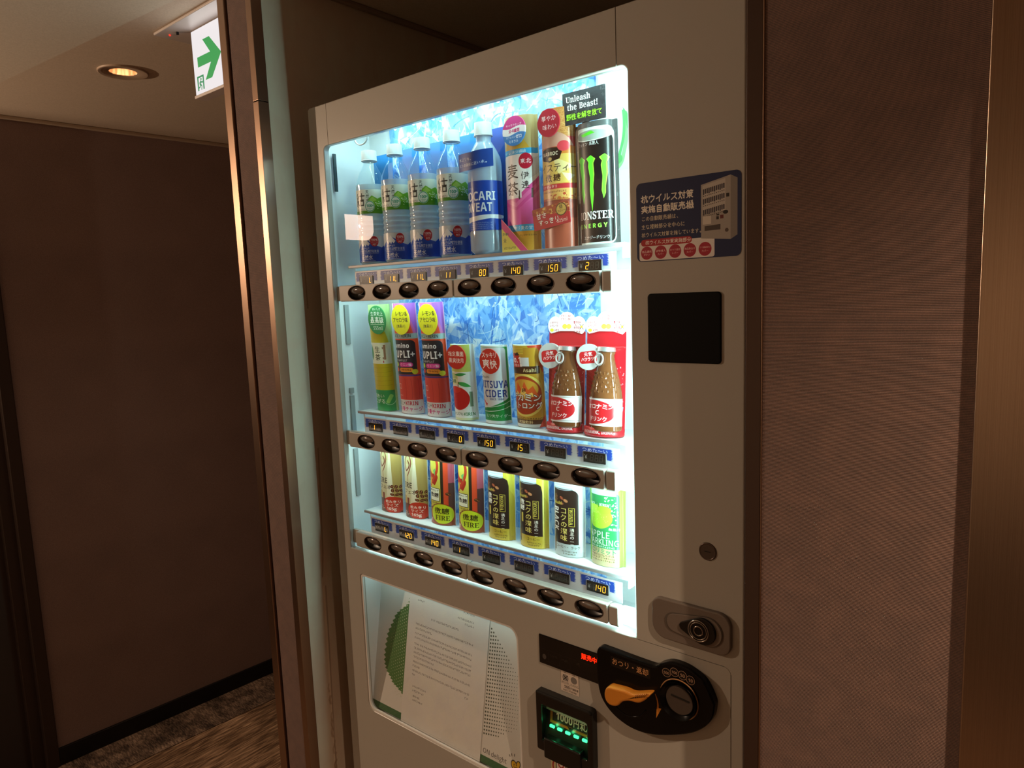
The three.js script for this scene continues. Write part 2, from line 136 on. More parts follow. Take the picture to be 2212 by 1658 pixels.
  幣: '12 10 18 22|40 10 34 22|26 4 26 50|8 50 8 24 46 24 46 50|66 2 54 26|60 14 96 14|84 16 54 52|62 24 94 52|22 88 22 62 80 62 80 86|50 54 50 97', 挿右: '84 6 16 12|6 28 94 28|50 10 50 97|20 78 20 44 80 44 80 78 20 78|20 61 80 61', 挿: '=扌 0 0 40 100,挿右 36 0 64 100', 返: '=辶 0 0 100 100,反 34 2 64 82', 去: '16 24 84 24|50 4 50 48|6 48 94 48|46 50 20 86 82 82|70 66 90 94', 卩: '16 97 16 12 84 12 84 72 64 70', 却: '=去 0 0 56 100,卩 56 0 44 100',
  出: '50 4 50 90|20 18 20 46 80 46 80 18|10 58 10 92 90 92 90 58', 戔: '10 26 90 20|8 46 92 38|6 68 94 58|44 4 54 60 86 94 94 74|70 6 86 16|84 62 54 84 20 96', 銭: '=金 0 0 46 100,戔 44 0 56 100',
};
function glyph(c, ch, x, y, w, h) {   // adds the strokes of one sign to the open path
  const d = G[ch];
  if (d[0] === '=') { for (const part of d.slice(1).split(',')) { const [k, a, b, s, t] = part.split(' '); glyph(c, k, x + w * a / 100, y + h * b / 100, w * s / 100, h * t / 100); } return; }
  for (const st of d.split('|')) {
    const soft = st[0] === '~', n = (soft ? st.slice(1) : st).split(' ').map(Number), P = [];
    for (let i = 0; i < n.length; i += 2) P.push([x + w * n[i] / 100, y + h * n[i + 1] / 100]);
    c.moveTo(...P[0]);
    if (!soft || P.length < 3) { for (const q of P.slice(1)) c.lineTo(...q); continue; }
    for (let i = 1; i < P.length; i++) {
      const p0 = P[Math.max(0, i - 2)], p1 = P[i - 1], p2 = P[i], p3 = P[Math.min(P.length - 1, i + 1)];
      c.bezierCurveTo(p1[0] + (p2[0] - p0[0]) / 6, p1[1] + (p2[1] - p0[1]) / 6, p2[0] - (p3[0] - p1[0]) / 6, p2[1] - (p3[1] - p1[1]) / 6, p2[0], p2[1]);
    }
  }
}
// text with its top left at x, y; o: wt stroke weight, v vertical, sx width, font, gap, edge
function say(c, text, x, y, s, col, o = {}) {
  const sx = o.sx ?? 1, wt = o.wt ?? 0.095, gap = o.gap ?? 0;
  c.save(); c.lineCap = o.cap ?? 'round'; c.lineJoin = 'round'; c.textBaseline = 'alphabetic';
  let px = x, py = y;
  for (const ch of text) {
    let adv = s * sx;
    if (ch === ' ') adv = s * 0.35 * sx;
    else if (G[ch]) {
      const vert = o.v && ch === 'ー';
      c.save();
      if (vert) { c.translate(px + s * sx, py); c.rotate(Math.PI / 2); }
      const pass = (w, k) => { c.beginPath(); if (vert) glyph(c, ch, s * 0.04, s * 0.04, s * 0.92, s * 0.92 * sx); else glyph(c, ch, px + s * sx * 0.04, py + s * 0.04, s * sx * 0.92, s * 0.92); c.lineWidth = w; c.strokeStyle = k; c.stroke(); };
      if (o.edge) pass(s * (wt + (o.ew ?? 0.1)), o.edge);
      pass(s * wt * (ch === '・' ? 1.8 : 1), col);
      c.restore();
    } else {
      c.font = (o.font ?? 'bold') + ' ' + s * 1.08 + 'px ' + (o.face ?? 'sans-serif');
      const m = c.measureText(ch).width * sx * (o.lx ?? 1);
      c.save(); c.translate(px, py + s * 0.88); c.scale(sx * (o.lx ?? 1), 1);
      if (o.edge) { c.lineWidth = s * (o.ew ?? 0.1); c.strokeStyle = o.edge; c.strokeText(ch, 0, 0); }
      c.fillStyle = col; c.fillText(ch, 0, 0); c.restore();
      adv = m;
    }
    if (o.v) py += s + gap; else px += adv + gap;
  }
  c.restore();
  return o.v ? py : px;
}
function art(w, h, draw) {
  const cv = document.createElement('canvas'); cv.width = w; cv.height = h;
  const c = cv.getContext('2d'); draw(c, w, h);
  const t = new THREE.CanvasTexture(cv); t.colorSpace = THREE.SRGBColorSpace; t.anisotropy = 8;
  return t;
}
const R = (c, x, y, w, h, k) => { c.fillStyle = k; c.fillRect(x, y, w, h); };
const disc = (c, x, y, rx, ry, k) => { c.fillStyle = k; c.beginPath(); c.ellipse(x, y, rx, ry, 0, 0, 7); c.fill(); };
const poly = (c, k, ...p) => { c.fillStyle = k; c.beginPath(); c.moveTo(p[0], p[1]); for (let i = 2; i < p.length; i += 2) c.lineTo(p[i], p[i + 1]); c.closePath(); c.fill(); };
const pill = (c, x, y, w, h, r, k) => { c.fillStyle = k; c.beginPath(); c.roundRect(x, y, w, h, r); c.fill(); };
const smooth = (c, k, lw, ...p) => { c.beginPath(); c.moveTo(p[0], p[1]); for (let i = 2; i + 3 < p.length; i += 4) c.quadraticCurveTo(p[i], p[i + 1], p[i + 2], p[i + 3]); if (lw) { c.lineWidth = lw; c.strokeStyle = k; c.stroke(); } else { c.closePath(); c.fillStyle = k; c.fill(); } };
const bean = (c, x, y, r, a, k = '#5a2c18') => { c.save(); c.translate(x, y); c.rotate(a); disc(c, 0, 0, r, r * 0.68, k); smooth(c, '#c98a5a', r * 0.16, -r * 0.8, 0, -r * 0.2, -r * 0.3, 0, 0, r * 0.3, r * 0.3, r * 0.8, 0); c.restore(); };
const scribble = (c, x, y, w, h, k, n = 12) => { c.strokeStyle = k; c.lineWidth = Math.max(1, h * 0.14); c.beginPath(); for (let i = 0; i < n; i++) { const a = x + (i + 0.1) * w / n, b = w / n * 0.75; for (let j = 0; j < 3; j++) { const yy = y + h * rr(0, 1); if (rnd() < 0.5) { c.moveTo(a, yy); c.lineTo(a + b, yy); } else { const xx = a + b * rnd(); c.moveTo(xx, y); c.lineTo(xx, y + h); } } } c.stroke(); };   // print too fine to read

// ---------------------------------------------------------------- materials
const std = (color, roughness = 0.6, more = {}) => new THREE.MeshPhysicalMaterial({ color, roughness, ...more });
const lin = (r, g, b) => new THREE.Color().setRGB(r, g, b);
function noiseTex(w, h, f, rep, srgb = true) {
  const d = new Uint8Array(w * h * 4);
  for (let y = 0; y < h; y++) for (let x = 0; x < w; x++) { const v = f(x, y), i = (y * w + x) * 4; for (let k = 0; k < 3; k++) d[i + k] = Math.max(0, Math.min(255, v[k] ?? v)); d[i + 3] = 255; }
  const t = new THREE.DataTexture(d, w, h); t.wrapS = t.wrapT = THREE.RepeatWrapping; t.magFilter = THREE.LinearFilter; t.minFilter = THREE.LinearMipmapLinearFilter; t.generateMipmaps = true;
  if (srgb) t.colorSpace = THREE.SRGBColorSpace;
  t.repeat.set(rep[0], rep[1]); t.needsUpdate = true;
  return t;
}
const hash = (x, y) => { let n = Math.imul(x | 0, 374761393) + Math.imul(y | 0, 668265263); n = Math.imul(n ^ (n >>> 13), 1274126177); return ((n ^ (n >>> 16)) >>> 0) / 4294967296; };
function vnoise(x, y, px, py) {   // value noise that repeats every px, py cells
  const xi = Math.floor(x), yi = Math.floor(y), fx = x - xi, fy = y - yi, s = fx * fx * (3 - 2 * fx), t = fy * fy * (3 - 2 * fy), m = (a, b) => hash(((a % px) + px) % px, ((b % py) + py) % py);
  return (m(xi, yi) * (1 - s) + m(xi + 1, yi) * s) * (1 - t) + (m(xi, yi + 1) * (1 - s) + m(xi + 1, yi + 1) * s) * t;
}
const ribs = (base, amp, warm) => noiseTex(512, 512, (x, y) => {
  const r = Math.sin(y / 512 * 64 * 2 * Math.PI), thread = (hash(x >> 1, Math.floor(y / 8)) - 0.5) * 14, cloud = (vnoise(x / 64, y / 64, 8, 8) - 0.5) * 10;
  const v = r * amp + thread + cloud;
  return [base[0] + v * 1.1, base[1] + v * 0.75, base[2] + v * 0.55 + warm];
}, [1 / 0.098, 1 / 0.098]);
const ribBump = noiseTex(64, 512, (x, y) => 128 + 120 * Math.sin(y / 512 * 64 * 2 * Math.PI), [1 / 0.098, 1 / 0.098], false);
const M = {
  fabric: std(0xffffff, 0.85, { map: ribs([116, 95, 88], 26, 0), bumpMap: ribBump, bumpScale: 0.0003 }),
  corridor: std(0xffffff, 0.9, { map: noiseTex(512, 512, (x, y) => { const v = (hash(x, y >> 1) - 0.5) * 16 + (hash(x >> 1, y) - 0.5) * 14 + (vnoise(x / 128, y / 128, 4, 4) - 0.5) * 8; return [145 + v, 126 + v * 0.85, 122 + v * 0.8]; }, [3, 3]) }),
  ceiling: std(0xffffff, 0.92, { map: noiseTex(512, 512, (x, y) => { const v = (hash(x >> 1, y >> 1) - 0.5) * 12 + (vnoise(x / 6, y / 6, 86, 86) - 0.5) * 10; return [206 + v, 190 + v, 170 + v]; }, [4, 4]) }),
  plaster: null,
  bronze: std(lin(0.36, 0.235, 0.165), 0.34, { metalness: 1 }),
  bronzeShaded: std(lin(0.085, 0.055, 0.042), 0.42, { metalness: 0.7 }),  // same bronze, darker colour stands in for the dim surroundings it mirrors
  black: std(0x0c0a09, 0.5),
  steel: std(0xffffff, 0.24, { metalness: 1, map: noiseTex(512, 256, (x, y) => { const v = (hash(x, 3) - 0.5) * 30 + (hash(x, y >> 6) - 0.5) * 10; return [172 + v, 150 + v, 132 + v]; }, [6, 1]), anisotropy: 0.6, anisotropyRotation: Math.PI / 2 }),
  door: std(lin(0.035, 0.02, 0.014), 0.5),
  baseboard: std(0x0b0808, 0.55),
};
M.plaster = std(0xffffff, 0.8, { map: art(512, 1024, (c, w, h) => {   // covers 0.85 m by 2.11 m: paper with stains, a lifted seam and scuffs
  R(c, 0, 0, w, h, '#cdbba6');
  for (let i = 0; i < 2600; i++) { c.globalAlpha = 0.05; disc(c, rr(0, w), rr(0, h), rr(2, 26), rr(4, 50), rnd() < 0.5 ? '#dccdbb' : '#b59c84'); }
  c.globalAlpha = 0.5; c.lineJoin = 'round';
  const sx = (z) => (z + 0.78) / 0.8464 * w, sy = (y) => (1 - y / CEIL) * h;
  const line = (k, lw, pts) => { c.strokeStyle = k; c.lineWidth = lw; c.beginPath(); pts.forEach(([z, y], i) => (i ? c.lineTo(sx(z), sy(y)) : c.moveTo(sx(z), sy(y)))); c.stroke(); };
  line('#5a4130', 1.2, [[-0.008, 1.22], [-0.006, 1.15], [-0.001, 1.0], [0.004, 0.95]]);
  line('#5a4130', 1.2, [[-0.002, 0.93], [0.0, 0.8], [0.004, 0.6], [0.006, 0.3], [0.008, 0.0]]);
  line('#e2cdb4', 2, [[0.003, 0.93], [0.005, 0.7], [0.01, 0.3], [0.012, 0.0]]);
  line('#6b4f3a', 1.2, [[-0.006, 1.62], [-0.008, 1.5]]);
  for (let i = 0; i < 16; i++) { const y = rr(0.5, 0.72), z = rr(0, 0.008); line('#8a6a50', 1.4, [[z, y], [z + 0.003, y - 0.008], [z + 0.001, y - 0.02]]); }
}) });
const carpet = std(0xffffff, 0.98, { map: noiseTex(512, 512, (x, y) => {
  const a = vnoise(x / 5, y / 40, 102, 13), b = vnoise(x / 2, y / 22, 256, 23), cl = vnoise(x / 60, y / 90, 9, 6), n = hash(x, y) - 0.5;
  const v = (a - 0.5) * 90 + (b - 0.5) * 60 + (cl - 0.5) * 50 + n * 26;
  return [126 + v, 99 + v * 0.9, 74 + v * 0.8];
}, [2.2, 2.2]) });
const carpetBorder = std(0xffffff, 0.98, { map: noiseTex(512, 512, (x, y) => {
  const a = vnoise(x / 14, y / 3, 37, 171), cl = vnoise(x / 40, y / 40, 13, 13), n = hash(x >> 1, y) - 0.5;
  const v = (a - 0.5) * 80 + (cl - 0.5) * 70 + n * 40;
  return [98 + v, 80 + v * 0.9, 66 + v * 0.8];
}, [2.2, 2.2]) });

// ---------------------------------------------------------------- the room
const X0 = -2.1, X1 = 2.7, Z0 = -3, Z1 = 2.5, T = 0.1;
struct('floor', worldUV(bx(X0, X1, -0.1, 0, Z0, Z1)), carpet, 'brown streaked carpet of the hall and side corridor', 'floor');
{ // ceiling with a round hole for each downlight
  const s = new THREE.Shape(); s.moveTo(X0, -Z1); s.lineTo(X1, -Z1); s.lineTo(X1, -Z0); s.lineTo(X0, -Z0); s.closePath();
  for (const d of DOWNLIGHTS) { const h = new THREE.Path(); h.absarc(d.x, -d.z, 0.046, 0, Math.PI * 2, true); s.holes.push(h); }
  struct('ceiling', worldUV(new THREE.ExtrudeGeometry(s, { depth: 0.09, bevelEnabled: false, curveSegments: 32 }).rotateX(-Math.PI / 2).translate(0, CEIL, 0)), M.ceiling, 'plain beige ceiling over the hall and alcove', 'ceiling');
}
struct('wall_front', worldUV(bx(X0, X1, 0, CEIL, Z1, Z1 + T)), std(lin(0.52, 0.44, 0.35), 0.85), 'pale beige wall facing the vending machine', 'wall');
struct('wall_side', worldUV(bx(X1, X1 + T, 0, CEIL, Z0, Z1)), M.fabric, 'brown ribbed fabric wall at the far end of the lift hall', 'wall');
struct('wall_back', worldUV(bx(X0, X1, 0, CEIL, Z0 - T, Z0)), M.corridor, 'dark brown wall closing the side corridor', 'wall');
// long corridor wall on the left, turned four degrees
const LEFT = { px: -1.465, pz: 0.08, turn: -0.07 };
const onLeft = (o) => { o.position.set(LEFT.px, 0, LEFT.pz); o.rotation.y = LEFT.turn; return o; };
onLeft(struct('wall_left', worldUV(bx(-T, 0, 0, CEIL, -3.1, 0.046)), M.corridor, 'dark brown papered wall along the side corridor', 'wall'));
onLeft(struct('wall_left', worldUV(bx(-T, 0, 0, CEIL, 0.98, 2.45)), M.corridor, 'dark brown wall beyond the dark door, carrying the lamp', 'wall'));
onLeft(struct('baseboard_left', rbx(-0.004, 0.008, 0, 0.062, -3.05, 0.046, 0.002), M.baseboard, 'black skirting board along the corridor wall', 'skirting board'));
onLeft(struct('trim_1', rbx(-0.004, 0.012, CEIL - 0.012, CEIL, -3.05, 0.046, 0.004), std(lin(0.5, 0.4, 0.3), 0.6), 'slim beige bead where corridor wall meets ceiling', 'trim'));
onLeft(struct('floor_border', worldUV(bx(0.002, 0.19, 0.0005, 0.0025, -3.02, 2.3)), carpetBorder, 'darker woven carpet border along the corridor wall', 'carpet'));
{ // door_1: dark door in its frame, just past the end of the wall
  const d = new THREE.Group(); d.name = 'door_1'; scene.add(d); onLeft(d); tag(d, 'dark brown door in a stepped frame beside the corridor wall', 'door', null, 'structure');
  mesh('door_leaf', bx(-0.09, -0.05, 0.005, 2.0, 0.115, 0.91), M.door, d);
  mesh('door_frame', merged([rbx(-T, 0.012, 0, 2.07, 0.046, 0.082, 0.003), rbx(-T, -0.02, 0, 2.04, 0.08, 0.115, 0.003), rbx(-T, 0.012, 0, 2.07, 0.944, 0.98, 0.003), rbx(-T, -0.02, 0, 2.04, 0.91, 0.946, 0.003), bx(-T, 0.012, 2.0, 2.07, 0.046, 0.98)]), M.door, d);
  mesh('lintel', bx(-T, 0, 2.07, CEIL, 0.046, 0.98), M.corridor, d);
  mesh('handle', new THREE.CapsuleGeometry(0.009, 0.11, 4, 10).rotateX(Math.PI / 2).translate(-0.012, 1.0, 0.83), M.bronze, d);
}
// partition between corridor and alcove, with its metal-edged end
const PX0 = -0.1705;
struct('wall_partition', worldUV(bx(PX0 + 0.001, XA - 0.004, 0, CEIL, Z0, ZP - 0.03)), M.corridor, 'partition wall between corridor and vending alcove', 'wall');
struct('wall_alcove', fitUV2(bx(XA - 0.004, XA, 0, CEIL, -0.78, ZP - 0.022)), M.plaster, 'stained beige papered side wall of the alcove, left of the machine', 'wall');
struct('wall_end', worldUV(bx(-0.139, -0.0727, 0, CEIL, ZP - 0.03, ZP - 0.003)), M.fabric, 'narrow reddish brown ribbed fabric panel on the partition end', 'wall panel');
struct('trim_2', rbx(PX0, -0.147, 0, CEIL, ZP - 0.03, ZP, 0.0015), M.bronze, 'bronze metal strip on the corridor corner of the partition', 'trim');
struct('trim_3', bx(-0.147, -0.139, 0, CEIL, ZP - 0.03, ZP - 0.024), M.bronze, 'deep bronze channel beside the corner strip', 'trim');
const angle = (y0, y1) => merged([rbx(-0.0727, XA + 0.001, y0, y1, ZP - 0.004, ZP, 0.001), rbx(XA - 0.001, XA + 0.0012, y0, y1, ZP - 0.0215, ZP, 0.0006)]);
struct('trim_4', angle(0, 1.8815), M.bronze, 'lower length of bronze corner angle on the alcove edge', 'trim');
struct('trim_5', angle(1.883, CEIL), M.bronze, 'upper length of bronze corner angle on the alcove edge', 'trim');
struct('trim_6', rbx(XA, XA + 0.012, CEIL - 0.01, CEIL, -0.78, ZP - 0.01, 0.003), std(lin(0.3, 0.22, 0.16), 0.6), 'slim bead where alcove side wall meets ceiling', 'trim');
struct('wall_recess', worldUV(bx(XA, XR, 0, CEIL, -0.86, -0.78)), M.corridor, 'dark back wall of the vending alcove', 'wall');
// wall on the right of the machine
struct('wall_right', worldUV(bx(XR + 0.0175, 1.09, 0, CEIL, -0.86, ZP)), M.fabric, 'brown wall of horizontally ribbed fabric right of the machine', 'wall');
struct('wall_right', worldUV(bx(1.09, X1, 0, CEIL, -0.86, ZP)), M.fabric, 'brown ribbed fabric wall behind the steel jamb', 'wall');
struct('trim_7', rbx(XR, XR + 0.0178, 0, CEIL, ZP - 0.05, ZP + 0.0005, 0.0012), M.bronzeShaded, 'bronze strip between vending machine and fabric wall, mirrored dark put into its colour', 'trim');
struct('trim_8', rbx(XR + 0.0176, XR + 0.0192, 0, CEIL, ZP - 0.003, ZP + 0.0015, 0.0006), M.bronze, 'thin copper coloured edging of the fabric wall', 'trim');
struct('wall_inner', worldUV(bx(XR + 0.004, XR + 0.0175, 0, CEIL, -0.86, ZP - 0.05)), M.corridor, 'inner side wall of the alcove, right of the machine', 'wall');
struct('trim_9', rbx(1.0698, 1.19, 0, CEIL, ZP - 0.001, ZP + 0.011, 0.002), M.steel, 'brushed steel lift door jamb at the end of the fabric wall', 'door jamb');

function fitUV2(g) {   // alcove wall: uv over its whole face
  const p = g.attributes.position, uv = g.attributes.uv;
  for (let i = 0; i < p.count; i++) uv.setXY(i, (p.getZ(i) + 0.78) / 0.8464, p.getY(i) / CEIL);
  return g;
}

{ // added unseen low cabinet, put in to darken the foot of the steel jamb
  const g = group('added_cabinet', 'added unseen low dark cabinet that darkens the foot of the steel jamb', 'cabinet', [1.1, 0, 2.3]);
  mesh('carcass', rbx(-0.7, 0.7, 0.06, 0.66, -0.18, 0.19, 0.004), M.door, g);
  mesh('top', rbx(-0.715, 0.715, 0.66, 0.685, -0.2, 0.195, 0.004), M.door, g);
  for (const x of [-0.347, 0.003]) { const d = mesh('door', rbx(x, x + 0.344, 0.08, 0.64, -0.198, -0.18, 0.003), M.door, g); mesh('knob', new THREE.SphereGeometry(0.012, 16, 10).translate(x < 0 ? -0.03 : 0.03, 0.4, -0.208), M.bronze, d); }
  mesh('plinth', bx(-0.66, 0.66, 0, 0.06, -0.15, 0.17), M.black, g);
}
// downlights
const gold = std(lin(0.6, 0.42, 0.26), 0.3, { metalness: 1 });
const flange = std(lin(0.45, 0.34, 0.25), 0.5);
for (const d of DOWNLIGHTS) {
  const g = group('downlight', d.label, 'ceiling light', [d.x, CEIL, d.z]);
  mesh('trim_ring', new THREE.LatheGeometry([[0.033, 0.002], [0.033, -0.002], [0.05, -0.0025], [0.056, -0.0045], [0.0585, -0.003], [0.0585, 0]].map(([x, y]) => new THREE.Vector2(x, y)), 48), flange, g);
  const prof = []; for (let i = 0; i <= 6; i++) prof.push(new THREE.Vector2(0.0335 - 0.011 * (i / 6) ** 2, d.depth * i / 6));
  const ref = new THREE.LatheGeometry(prof, 60), p = ref.attributes.position;
  for (let i = 0; i < p.count; i++) { const a = Math.atan2(p.getZ(i), p.getX(i)), k = 1 - 0.05 * Math.abs(Math.sin(a * 8)); p.setX(i, p.getX(i) * k); p.setZ(i, p.getZ(i) * k); }
  ref.computeVertexNormals();
  mesh('reflector', ref, gold, g);
  mesh('housing', new THREE.LatheGeometry([[0.045, 0], [0.045, 0.085], [0.0001, 0.085]].map(([x, y]) => new THREE.Vector2(x, y)), 24), M.black, g);
  mesh('lamp', new THREE.CylinderGeometry(0.021, 0.021, 0.004, 24).translate(0, d.depth + 0.001, 0), std(0x000000, 0.5, { emissive: lin(...WARM), emissiveIntensity: 1.2 }), g);
  const L = new THREE.SpotLight(lin(...WARM), d.cd, 0, Math.PI / 3, 0.5, 2);
  L.position.set(0, d.depth - 0.004, 0); L.target.position.set(0, -1, 0); L.castShadow = true; L.shadow.radius = 0.9;
  g.add(L, L.target);
}
{ // wall lamp across the hall, seen as the peach patch in the window
  const g = group('wall_lamp', 'glowing peach wall lamp with one rounded corner on the corridor wall', 'wall lamp', [-1.545, 1.787, 1.208]);
  const s = rrShape(0, 0.162, 0, 0.113, [0, 0.052, 0, 0]);
  mesh('back_plate', bx(-0.006, 0.006, -0.005, 0.118, -0.004, 0.166), M.bronze, g);
  { const o = rrShape(-0.003, 0.165, -0.003, 0.116, [0.001, 0.055, 0.001, 0.001]); o.holes.push(rrShape(0, 0.162, 0, 0.113, [0, 0.052, 0, 0])); mesh('casing', ext(o, 0.05, 0, 16).rotateY(-Math.PI / 2).translate(0.053, 0, 0), M.black, g); }  // added opaque shell, keeps lamp light off the wall around it
  mesh('added_light_block', bx(0, 0.37, 0.165, 0.177, -0.3, 0.5), std(0x040404, 1, { specularIntensity: 0 }), g).userData.label = 'added black plate keeping lamp light off the ceiling';  // added plate, blocks the lamp from the ceiling above it
  const diff = mesh('diffuser', ext(s, 0.02, 0.002).rotateY(-Math.PI / 2).translate(0.052, 0, 0), std(0x000000, 0.6, { emissive: lin(1.0, 0.66, 0.5), emissiveIntensity: 12, specularIntensity: 0 }), g);
  diff.userData.label = 'glowing peach diffuser';
  const L = new THREE.PointLight(lin(...WARM), WALL_LAMP, 0, 2); L.position.set(0.0505, 0.062, 0.075); L.castShadow = true; L.shadow.radius = 0.4; g.add(L);
}
{ // exit sign
  const g = group('exit_sign', 'lit white and green emergency exit sign with arrow hanging from the ceiling', 'exit sign', [-0.305, CEIL, 0]);
  const face = art(768, 512, (c, w, h) => {
    R(c, 0, 0, w, h, '#f4eef0');
    const X = (x) => (x + 0.405) / 0.2 * w, Y = (y) => (2.104 - y) / 0.1335 * h, q = [];
    for (const [x, y] of [[-0.359, 2.0785], [-0.331, 2.0785], [-0.287, 2.0372], [-0.331, 1.9955], [-0.359, 1.9955], [-0.331, 2.027], [-0.387, 2.027], [-0.387, 2.0475], [-0.331, 2.0475]]) q.push(X(x), Y(y));
    poly(c, '#2f9f52', ...q);
    const x0 = X(-0.395), x1 = X(-0.3665), y0 = Y(2.009), y1 = Y(1.9795), W = x1 - x0, H = y1 - y0;
    poly(c, '#2a8f5c', x0, y0, x1, y0, x1, y1, x1 - W * 0.18, y1, x1 - W * 0.18, y0 + H * 0.12, x0 + W * 0.18, y0 + H * 0.12, x0 + W * 0.18, y1, x0, y1);
    c.strokeStyle = '#2a8f5c'; c.lineCap = c.lineJoin = 'round'; c.lineWidth = W * 0.1;
    disc(c, x0 + W * 0.56, y0 + H * 0.24, W * 0.09, W * 0.09, '#2a8f5c');
    const seg = (...p) => { c.beginPath(); c.moveTo(x0 + W * p[0], y0 + H * p[1]); for (let i = 2; i < p.length; i += 2) c.lineTo(x0 + W * p[i], y0 + H * p[i + 1]); c.stroke(); };
    seg(0.5, 0.36, 0.46, 0.6, 0.62, 0.74, 0.56, 0.96); seg(0.46, 0.6, 0.34, 0.76, 0.2, 0.8); seg(0.5, 0.38, 0.66, 0.5, 0.8, 0.46); seg(0.5, 0.38, 0.34, 0.48, 0.36, 0.6);
  });
  mesh('ceiling_plate', rbx(-0.18, 0.16, -0.006, 0, -0.075, 0.043, 0.002), std(lin(0.62, 0.56, 0.52), 0.35), g);
  mesh('casing', rbx(-0.1, 0.1, -0.147, -0.007, -0.022, -0.002, 0.002), std(0xe9e2e0, 0.5), g);
  const panel = mesh('lit_panel', fitUV(new THREE.PlaneGeometry(0.2, 0.1335).translate(0, -0.0758, -0.0012), -0.1, 0.1, -0.1426, -0.009), std(0x000000, 0.5, { emissive: 0xffffff, emissiveMap: face, emissiveIntensity: 0.92 }), g);
  panel.userData.label = 'white panel with green arrow and running figure';
  mesh('bottom_rail', rbx(-0.1, 0.1, -0.149, -0.1425, -0.024, 0.003, 0.0015), std(0xe9e2e0, 0.5), g);
  mesh('indicator', new THREE.SphereGeometry(0.0022, 10, 8).translate(-0.152, -0.0065, 0.02), std(0x300000, 0.4, { emissive: 0xff3020, emissiveIntensity: 1.5 }), g);
  mesh('pull_switch', new THREE.CylinderGeometry(0.003, 0.003, 0.006, 12).translate(-0.125, -0.008, 0.016), M.black, g);
  const L = new THREE.RectAreaLight(lin(1, 0.97, 0.97), 0.95, 0.19, 0.125); L.position.set(0, -0.076, 0.004); g.add(L); L.lookAt(-0.305, CEIL - 0.076, 2);
}
// ---------------------------------------------------------------- the vending machine
const COL = (k) => 0.112 + 0.06973 * k, SHELF = [1.5766, 1.3026, 1.1064], BAR = [1.526, 1.2516, 1.055];
const ivory = std(lin(0.43, 0.41, 0.365), 0.4, { clearcoat: 0.35, clearcoatRoughness: 0.22 });
const white = std(lin(0.86, 0.88, 0.88), 0.45), greyPlastic = std(lin(0.5, 0.5, 0.52), 0.4), gloss = std(0x060505, 0.2, { specularIntensity: 0.45 });
const clearPane = new THREE.MeshPhysicalMaterial({ color: 0xffffff, roughness: 0, transmission: 1, thickness: 0, ior: 1.5 });
const vm = group('vending_machine', 'tall ivory drinks vending machine with lit three-row display window in the alcove', 'vending machine');
const part = (name, geo, mat, label) => { const m = mesh(name, geo, mat, vm); if (label) m.userData.label = label; return m; };
{ // door skin with its two windows and its seams cut in
  const s = rrShape(0, 0.83, 0.06, 1.8675, [0.004, 0.004, 0.004, 0.006]);
  s.holes.push(rrShape(0.0415, 0.677, 1.0325, 1.7945, [0.001, 0.001, 0.009, 0.009]), rrShape(0.0652, 0.4605, 0.703, 0.984, [0.018, 0.03, 0.02, 0.006]));
  const ev = new Evaluator(); ev.attributes = ['position', 'normal', 'uv']; ev.useGroups = false;
  let b = new Brush(ext(s, 0.01, 0.0018, 8).translate(0, 0, -0.01), ivory); b.updateMatrixWorld();
  const seam = (g) => { const k = new Brush(g, ivory); k.updateMatrixWorld(); b = ev.evaluate(b, k, SUBTRACTION); b.updateMatrixWorld(); };
  seam(bx(0.0552, 0.0562, 1.77, 1.88, -0.004, 0.01)); seam(bx(0.661, 0.6622, 1.78, 1.88, -0.004, 0.01));
  seam(bx(0.67, 0.8047, 1.0305, 1.0315, -0.004, 0.01)); seam(bx(0.8132, 0.8142, 0.05, 1.0222, -0.004, 0.01));
  seam(new THREE.TorusGeometry(0.0095, 0.0006, 6, 10, Math.PI / 2).translate(0.8042, 1.0215, 0));
  part('door_panel', b.geometry, ivory, 'ivory front door panel');
}
part('cabinet', merged([bx(0.004, 0.826, 0.06, 1.862, -0.7, -0.14), bx(0.004, 0.018, 0.06, 1.862, -0.14, -0.0102), bx(0.812, 0.826, 0.06, 1.862, -0.14, -0.0102), bx(0.018, 0.812, 1.84, 1.862, -0.14, -0.0102), bx(0.018, 0.812, 0.06, 0.66, -0.14, -0.0102), bx(0.018, 0.812, 0.995, 1.012, -0.14, -0.0102)]), ivory, 'ivory cabinet behind the door');
for (const [x, z] of [[0.05, -0.06], [0.78, -0.06], [0.05, -0.64], [0.78, -0.64]]) part('foot', new THREE.CylinderGeometry(0.022, 0.028, 0.061, 16).translate(x, 0.03, z), M.black);
part('display_back', bx(0.02, 0.7, 1.014, 1.838, -0.118, -0.112), white, 'white back of the display');
part('display_side', bx(0.022, 0.036, 1.014, 1.838, -0.112, -0.0102), white, 'white side of the display');
part('display_side', bx(0.6835, 0.698, 1.014, 1.838, -0.112, -0.0102), white, 'white side of the display');
part('display_top', bx(0.036, 0.6835, 1.828, 1.838, -0.112, -0.0102), white);
part('display_floor', bx(0.036, 0.6835, 1.014, 1.024, -0.112, -0.0102), white);
part('rim_gasket', bx(0.0415, 0.0445, 1.715, 1.783, -0.024, -0.018), std(0x2b3a3a, 0.5), 'short dark seal strip inside the window edge');
part('hook', new THREE.TorusGeometry(0.018, 0.0015, 8, 20, Math.PI).rotateZ(Math.PI).scale(1, 0.75, 1).translate(0.125, 1.8, -0.02), std(lin(0.6, 0.66, 0.66), 0.2), 'small plastic catch');
for (const [y0, y1] of [[1.43, 1.505], [1.335, 1.345], [1.26, 1.33], [1.13, 1.225]]) part('side_clip', rbx(0.036, 0.0405, y0, y1, -0.034, -0.024, 0.001), std(lin(0.36, 0.4, 0.4), 0.4), 'grey clip on the display side');
